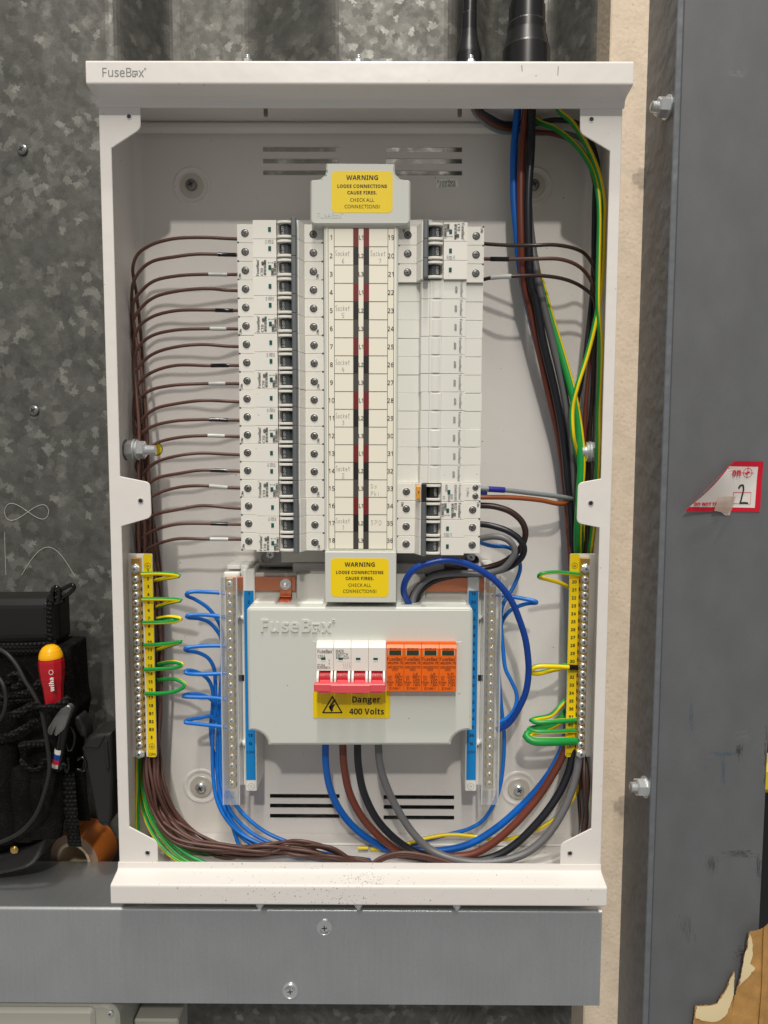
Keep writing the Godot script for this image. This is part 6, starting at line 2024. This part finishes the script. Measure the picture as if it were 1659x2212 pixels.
func build_sticker() -> void:
	var z := -0.0216
	var t := thing("pest_monitor_sticker", "peeling red and white numbered sticker on the grey column", "sticker", at(1560, 1106, z))
	var A := at(1576, 996, z)
	var B := at(1472, 1104, z)
	var e := Vector2(B.x - A.x, B.y - A.y).normalized()
	var n := Vector2(-e.y, e.x)
	if n.dot(Vector2(1, 0)) < 0:
		n = -n
	var a2 := Vector2(A.x, A.y)
	var lift := func(p: Vector2) -> float:
		# the corner is peeled: the nearer the fold, the further off the face
		var d := (p - a2).dot(n)
		var along := clampf((p - a2).dot(e) / 0.068, 0, 1)
		return z + 0.013 * pow(clampf(1.0 - d / 0.036, 0, 1), 1.6) * (0.35 + 0.65 * sin(PI * clampf(along, 0.12, 0.88)))
	var outline := round_corners(poly([[1472, 1104], [1576, 996], [1648.5, 997], [1641, 1106]], z), [0.001, 0.003, 0.001, 0.001], 3)
	part(t, "red_border", sheet_mesh(outline, lift, 0.00015), M.sign_red)
	var lift2 := func(p: Vector2) -> float: return float(lift.call(p)) + 0.0003
	part(t, "white_field", sheet_mesh(poly([[1483, 1094], [1569, 1007], [1636, 1008.5], [1630, 1097]], z), lift2, 0.0001), M.sign_white)
	# the folded-over corner shows its glue side
	var flap := poly([[1576, 996.5], [1570, 1006], [1570, 1079], [1550, 1078], [1520, 1077], [1498, 1083], [1484, 1091], [1472, 1103.5]], z)
	var lift3 := func(p: Vector2) -> float:
		var d := (p - a2).dot(n)
		return float(lift.call(p)) + 0.0012 + 0.004 * sin(PI * clampf(d / 0.034, 0, 1))
	part(t, "folded_corner", sheet_mesh(flap, lift3, 0.00015), M.sign_back)
	var over := func(x: float, y: float) -> Vector3:
		var p := at(x, y, z)
		p.z = float(lift.call(Vector2(p.x, p.y))) + 0.0006
		return p
	var bent := func(s: String, x0: float, x1: float, y: float, cap: float) -> void:
		# print that follows the bend of the sheet
		var a: Vector3 = over.call(x0, y)
		var b: Vector3 = over.call(x1, y)
		var m: Vector3 = over.call((x0 + x1) / 2, y)
		var c := Vector3((a.x + b.x) / 2, (a.y + b.y) / 2, (a.z + b.z) / 2 + 0.0014)
		var o := txt(t, s, Vector3.ZERO, cap, M.sign_red, b.x - a.x, true)
		var turn := Basis(Vector3.UP, -atan2(b.z - a.z, b.x - a.x))
		o.transform = Transform3D(turn, loc(t, c)) * o.transform
	bent.call("on", 1575.0, 1595.0, 1021.5, 0.0075)
	var c := []
	for k in 21:
		c.append(over.call(1612.5 + cos(TAU * k / 20.0) * 10, 1021 + sin(TAU * k / 20.0) * 10))
	part(t, "cross_hair", strokes([c, [over.call(1597, 1021), over.call(1627, 1021.5)], [over.call(1612.5, 1007.5), over.call(1611.5, 1033)]], 0.00025), M.sign_red)
	part(t, "blot", strokes([[over.call(1608, 1024), over.call(1612, 1020), over.call(1616, 1018)]], 0.0011), M.sign_red)
	part(t, "number_box", strokes([[over.call(1582, 1063), over.call(1622, 1063.5), over.call(1620, 1088.5), over.call(1581.5, 1087.5), over.call(1582, 1063)]], 0.0003), M.sign_red)
	part(t, "handwriting", strokes([Array(spline([over.call(1593.5, 1055), over.call(1597, 1049), over.call(1603, 1048), over.call(1605, 1056), over.call(1602, 1072), over.call(1599, 1084), over.call(1598, 1086.5), over.call(1606, 1086), over.call(1615, 1087)], 0.0008))], 0.0010), M.ink)
	bent.call("DO NOT TOUCH", 1491.0, 1568.0, 1088.0, 0.0034)
	var tl := func(p: Vector2) -> float: return float(lift3.call(p)) + 0.0004 if (p - a2).dot(n) < 0.036 else float(lift.call(p)) + 0.0006
	part(t, "clear_tape", sheet_mesh(poly([[1540, 1071], [1584, 1072], [1583, 1090], [1575, 1113.5], [1566, 1113], [1552, 1105], [1535, 1102]], z), tl, 0.0001), M.clear_tape)

func jag(pts: PackedVector2Array, amp: float, from: int, to: int) -> PackedVector2Array:
	# a torn outline: the edges between those corners are broken up
	var out := PackedVector2Array()
	for i in pts.size():
		out.append(pts[i])
		if i < from or i >= to:
			continue
		var b := pts[(i + 1) % pts.size()]
		var n := int(pts[i].distance_to(b) / 0.0018)
		var side := (b - pts[i]).orthogonal().normalized()
		for k in range(1, n):
			out.append(pts[i].lerp(b, float(k) / n) + side * rng.randf_range(-amp, amp))
	return out

func build_paper() -> void:
	var z := -0.0205
	var t := thing("torn_kraft_paper", "torn shiny brown kraft paper taped round the foot of the column", "paper", at(1600, 2260, z))
	var wav := func(p: Vector2) -> float: return z + 0.006 + 0.0016 * sin(p.x * 130.0) + 0.0008 * sin(p.y * 70.0 + p.x * 40.0)
	var tall := poly([[1700, 1985], [1662, 1986], [1655, 1983], [1647, 1989], [1634, 1998], [1613, 2005], [1611, 2018], [1607, 2040], [1601, 2058], [1598, 2075], [1594, 2098], [1588, 2122], [1582, 2150], [1576, 2190], [1572, 2260], [1700, 2260]], z)
	part(t, "tall_sheet", sheet_mesh(jag(tall, 0.0007, 1, 13), wav, 0.0002), M.kraft)
	var wav2 := func(p: Vector2) -> float: return float(wav.call(p)) + 0.0012
	var strip := poly([[1612, 2006], [1617, 2022], [1618, 2048], [1612, 2070], [1622, 2078], [1608, 2098], [1596, 2108], [1590, 2120], [1594, 2098], [1599, 2070], [1602, 2054], [1609, 2034]], z)
	part(t, "torn_edge", sheet_mesh(jag(strip, 0.0007, 0, 12), wav2, 0.0003), M.kraft_torn)
	var fold := poly([[1640, 1992], [1652, 1986], [1650, 2080], [1644, 2170], [1640, 2260], [1626, 2260], [1632, 2170], [1637, 2080]], z)
	var wav3 := func(p: Vector2) -> float: return float(wav.call(p)) + 0.0016
	part(t, "tape_fold", sheet_mesh(fold, wav3, 0.0003), M.kraft)
	var low := poly([[1583, 2094], [1575, 2108], [1569, 2124], [1561, 2138], [1552, 2150], [1545, 2160], [1533, 2164], [1500, 2167], [1498, 2180], [1496, 2194], [1492, 2214], [1488, 2260], [1580, 2260], [1580, 2180], [1584, 2130]], z)
	var wav4 := func(p: Vector2) -> float: return z + 0.003 + 0.0012 * sin(p.x * 90.0 + 1.0) + 0.0008 * sin(p.y * 80.0)
	part(t, "low_sheet", sheet_mesh(jag(low, 0.0008, 0, 11), wav4, 0.0002), M.kraft)
	var pale := poly([[1583, 2095], [1575, 2109], [1569, 2125], [1561, 2139], [1552, 2151], [1545, 2161], [1533, 2165], [1501, 2168], [1498, 2192], [1512, 2196], [1540, 2197], [1560, 2188], [1568, 2176], [1575, 2160], [1582, 2140]], z)
	var wav5 := func(p: Vector2) -> float: return float(wav4.call(p)) + 0.0010
	part(t, "torn_edge", sheet_mesh(jag(pale, 0.0008, 0, 15), wav5, 0.0003), M.kraft_torn)

# ------------------------------------------------------------------ all together
func _ready() -> void:
	rng.seed = 7
	var cam := Camera3D.new()
	cam.name = "camera"
	cam.fov = rad_to_deg(2.0 * atan(1106.0 / FOCAL))
	cam.near = 0.02
	cam.far = 60.0
	cam.transform = Transform3D(aim, EYE)
	add_child(cam)
	cam.current = true
	var env := Environment.new()
	env.background_mode = Environment.BG_COLOR
	env.background_color = Color(0.535, 0.528, 0.518)
	env.background_energy_multiplier = 1.0
	env.tonemap_mode = Environment.TONE_MAPPER_LINEAR
	env.tonemap_exposure = 1.08
	env.sdfgi_enabled = true
	env.ssao_enabled = true
	env.ssil_enabled = true
	var we := WorldEnvironment.new()
	we.name = "environment"
	we.environment = env
	add_child(we)
	# the workshop's ceiling lamps: a strip running out from the wall overhead, with a brighter lamp at either end
	for e in [["ceiling_lamp_behind", Vector3(-0.16, 4.20, 5.35), Vector2(0.20, 0.20), 13.0, Vector3(-0.03, -0.05, 0.0)], ["ceiling_strip_lamp", Vector3(-0.06, 4.28, 3.0), Vector2(0.16, 4.8), 18.0, Vector3(-0.06, -3.0, 3.0)], ["ceiling_lamp_overhead", Vector3(-0.02, 4.28, 1.05), Vector2(0.20, 0.20), 6.0, Vector3(-0.03, -0.05, 0.0)]]:
		var l := AreaLight3D.new()
		l.name = e[0]
		l.area_size = e[2]
		l.area_normalize_energy = true
		l.light_energy = e[3]
		l.light_color = Color(1.0, 0.975, 0.935)
		l.area_range = 12.0
		l.shadow_enabled = true
		add_child(l)
		l.look_at_from_position(e[1], e[4], Vector3(0, 0, -1))
	make_materials()
	build_wall()
	build_right_side()
	build_trunking()
	build_board()
	build_tray()
	build_modules()
	build_chart()
	build_covers()
	build_main_switch()
	neutral_bar("clear covered brass neutral bar left of the main switch cover", 1.0, 495, 537, 1, 18)
	neutral_bar("clear covered brass neutral bar right of the main switch cover", -1.0, 1064, 1023, 19, 36)
	earth_bar("brass earth bar with yellow label beside the brown wire bundle", 1.0, 293, 310, 329, 269, 1)
	earth_bar("brass earth bar with yellow label beside the thick right hand cables", -1.0, 1264, 1231, 1251, 1291, 19)
	build_left_wires()
	build_right_wires()
	build_entries()
	build_tools()
	build_sticker()
	build_paper()
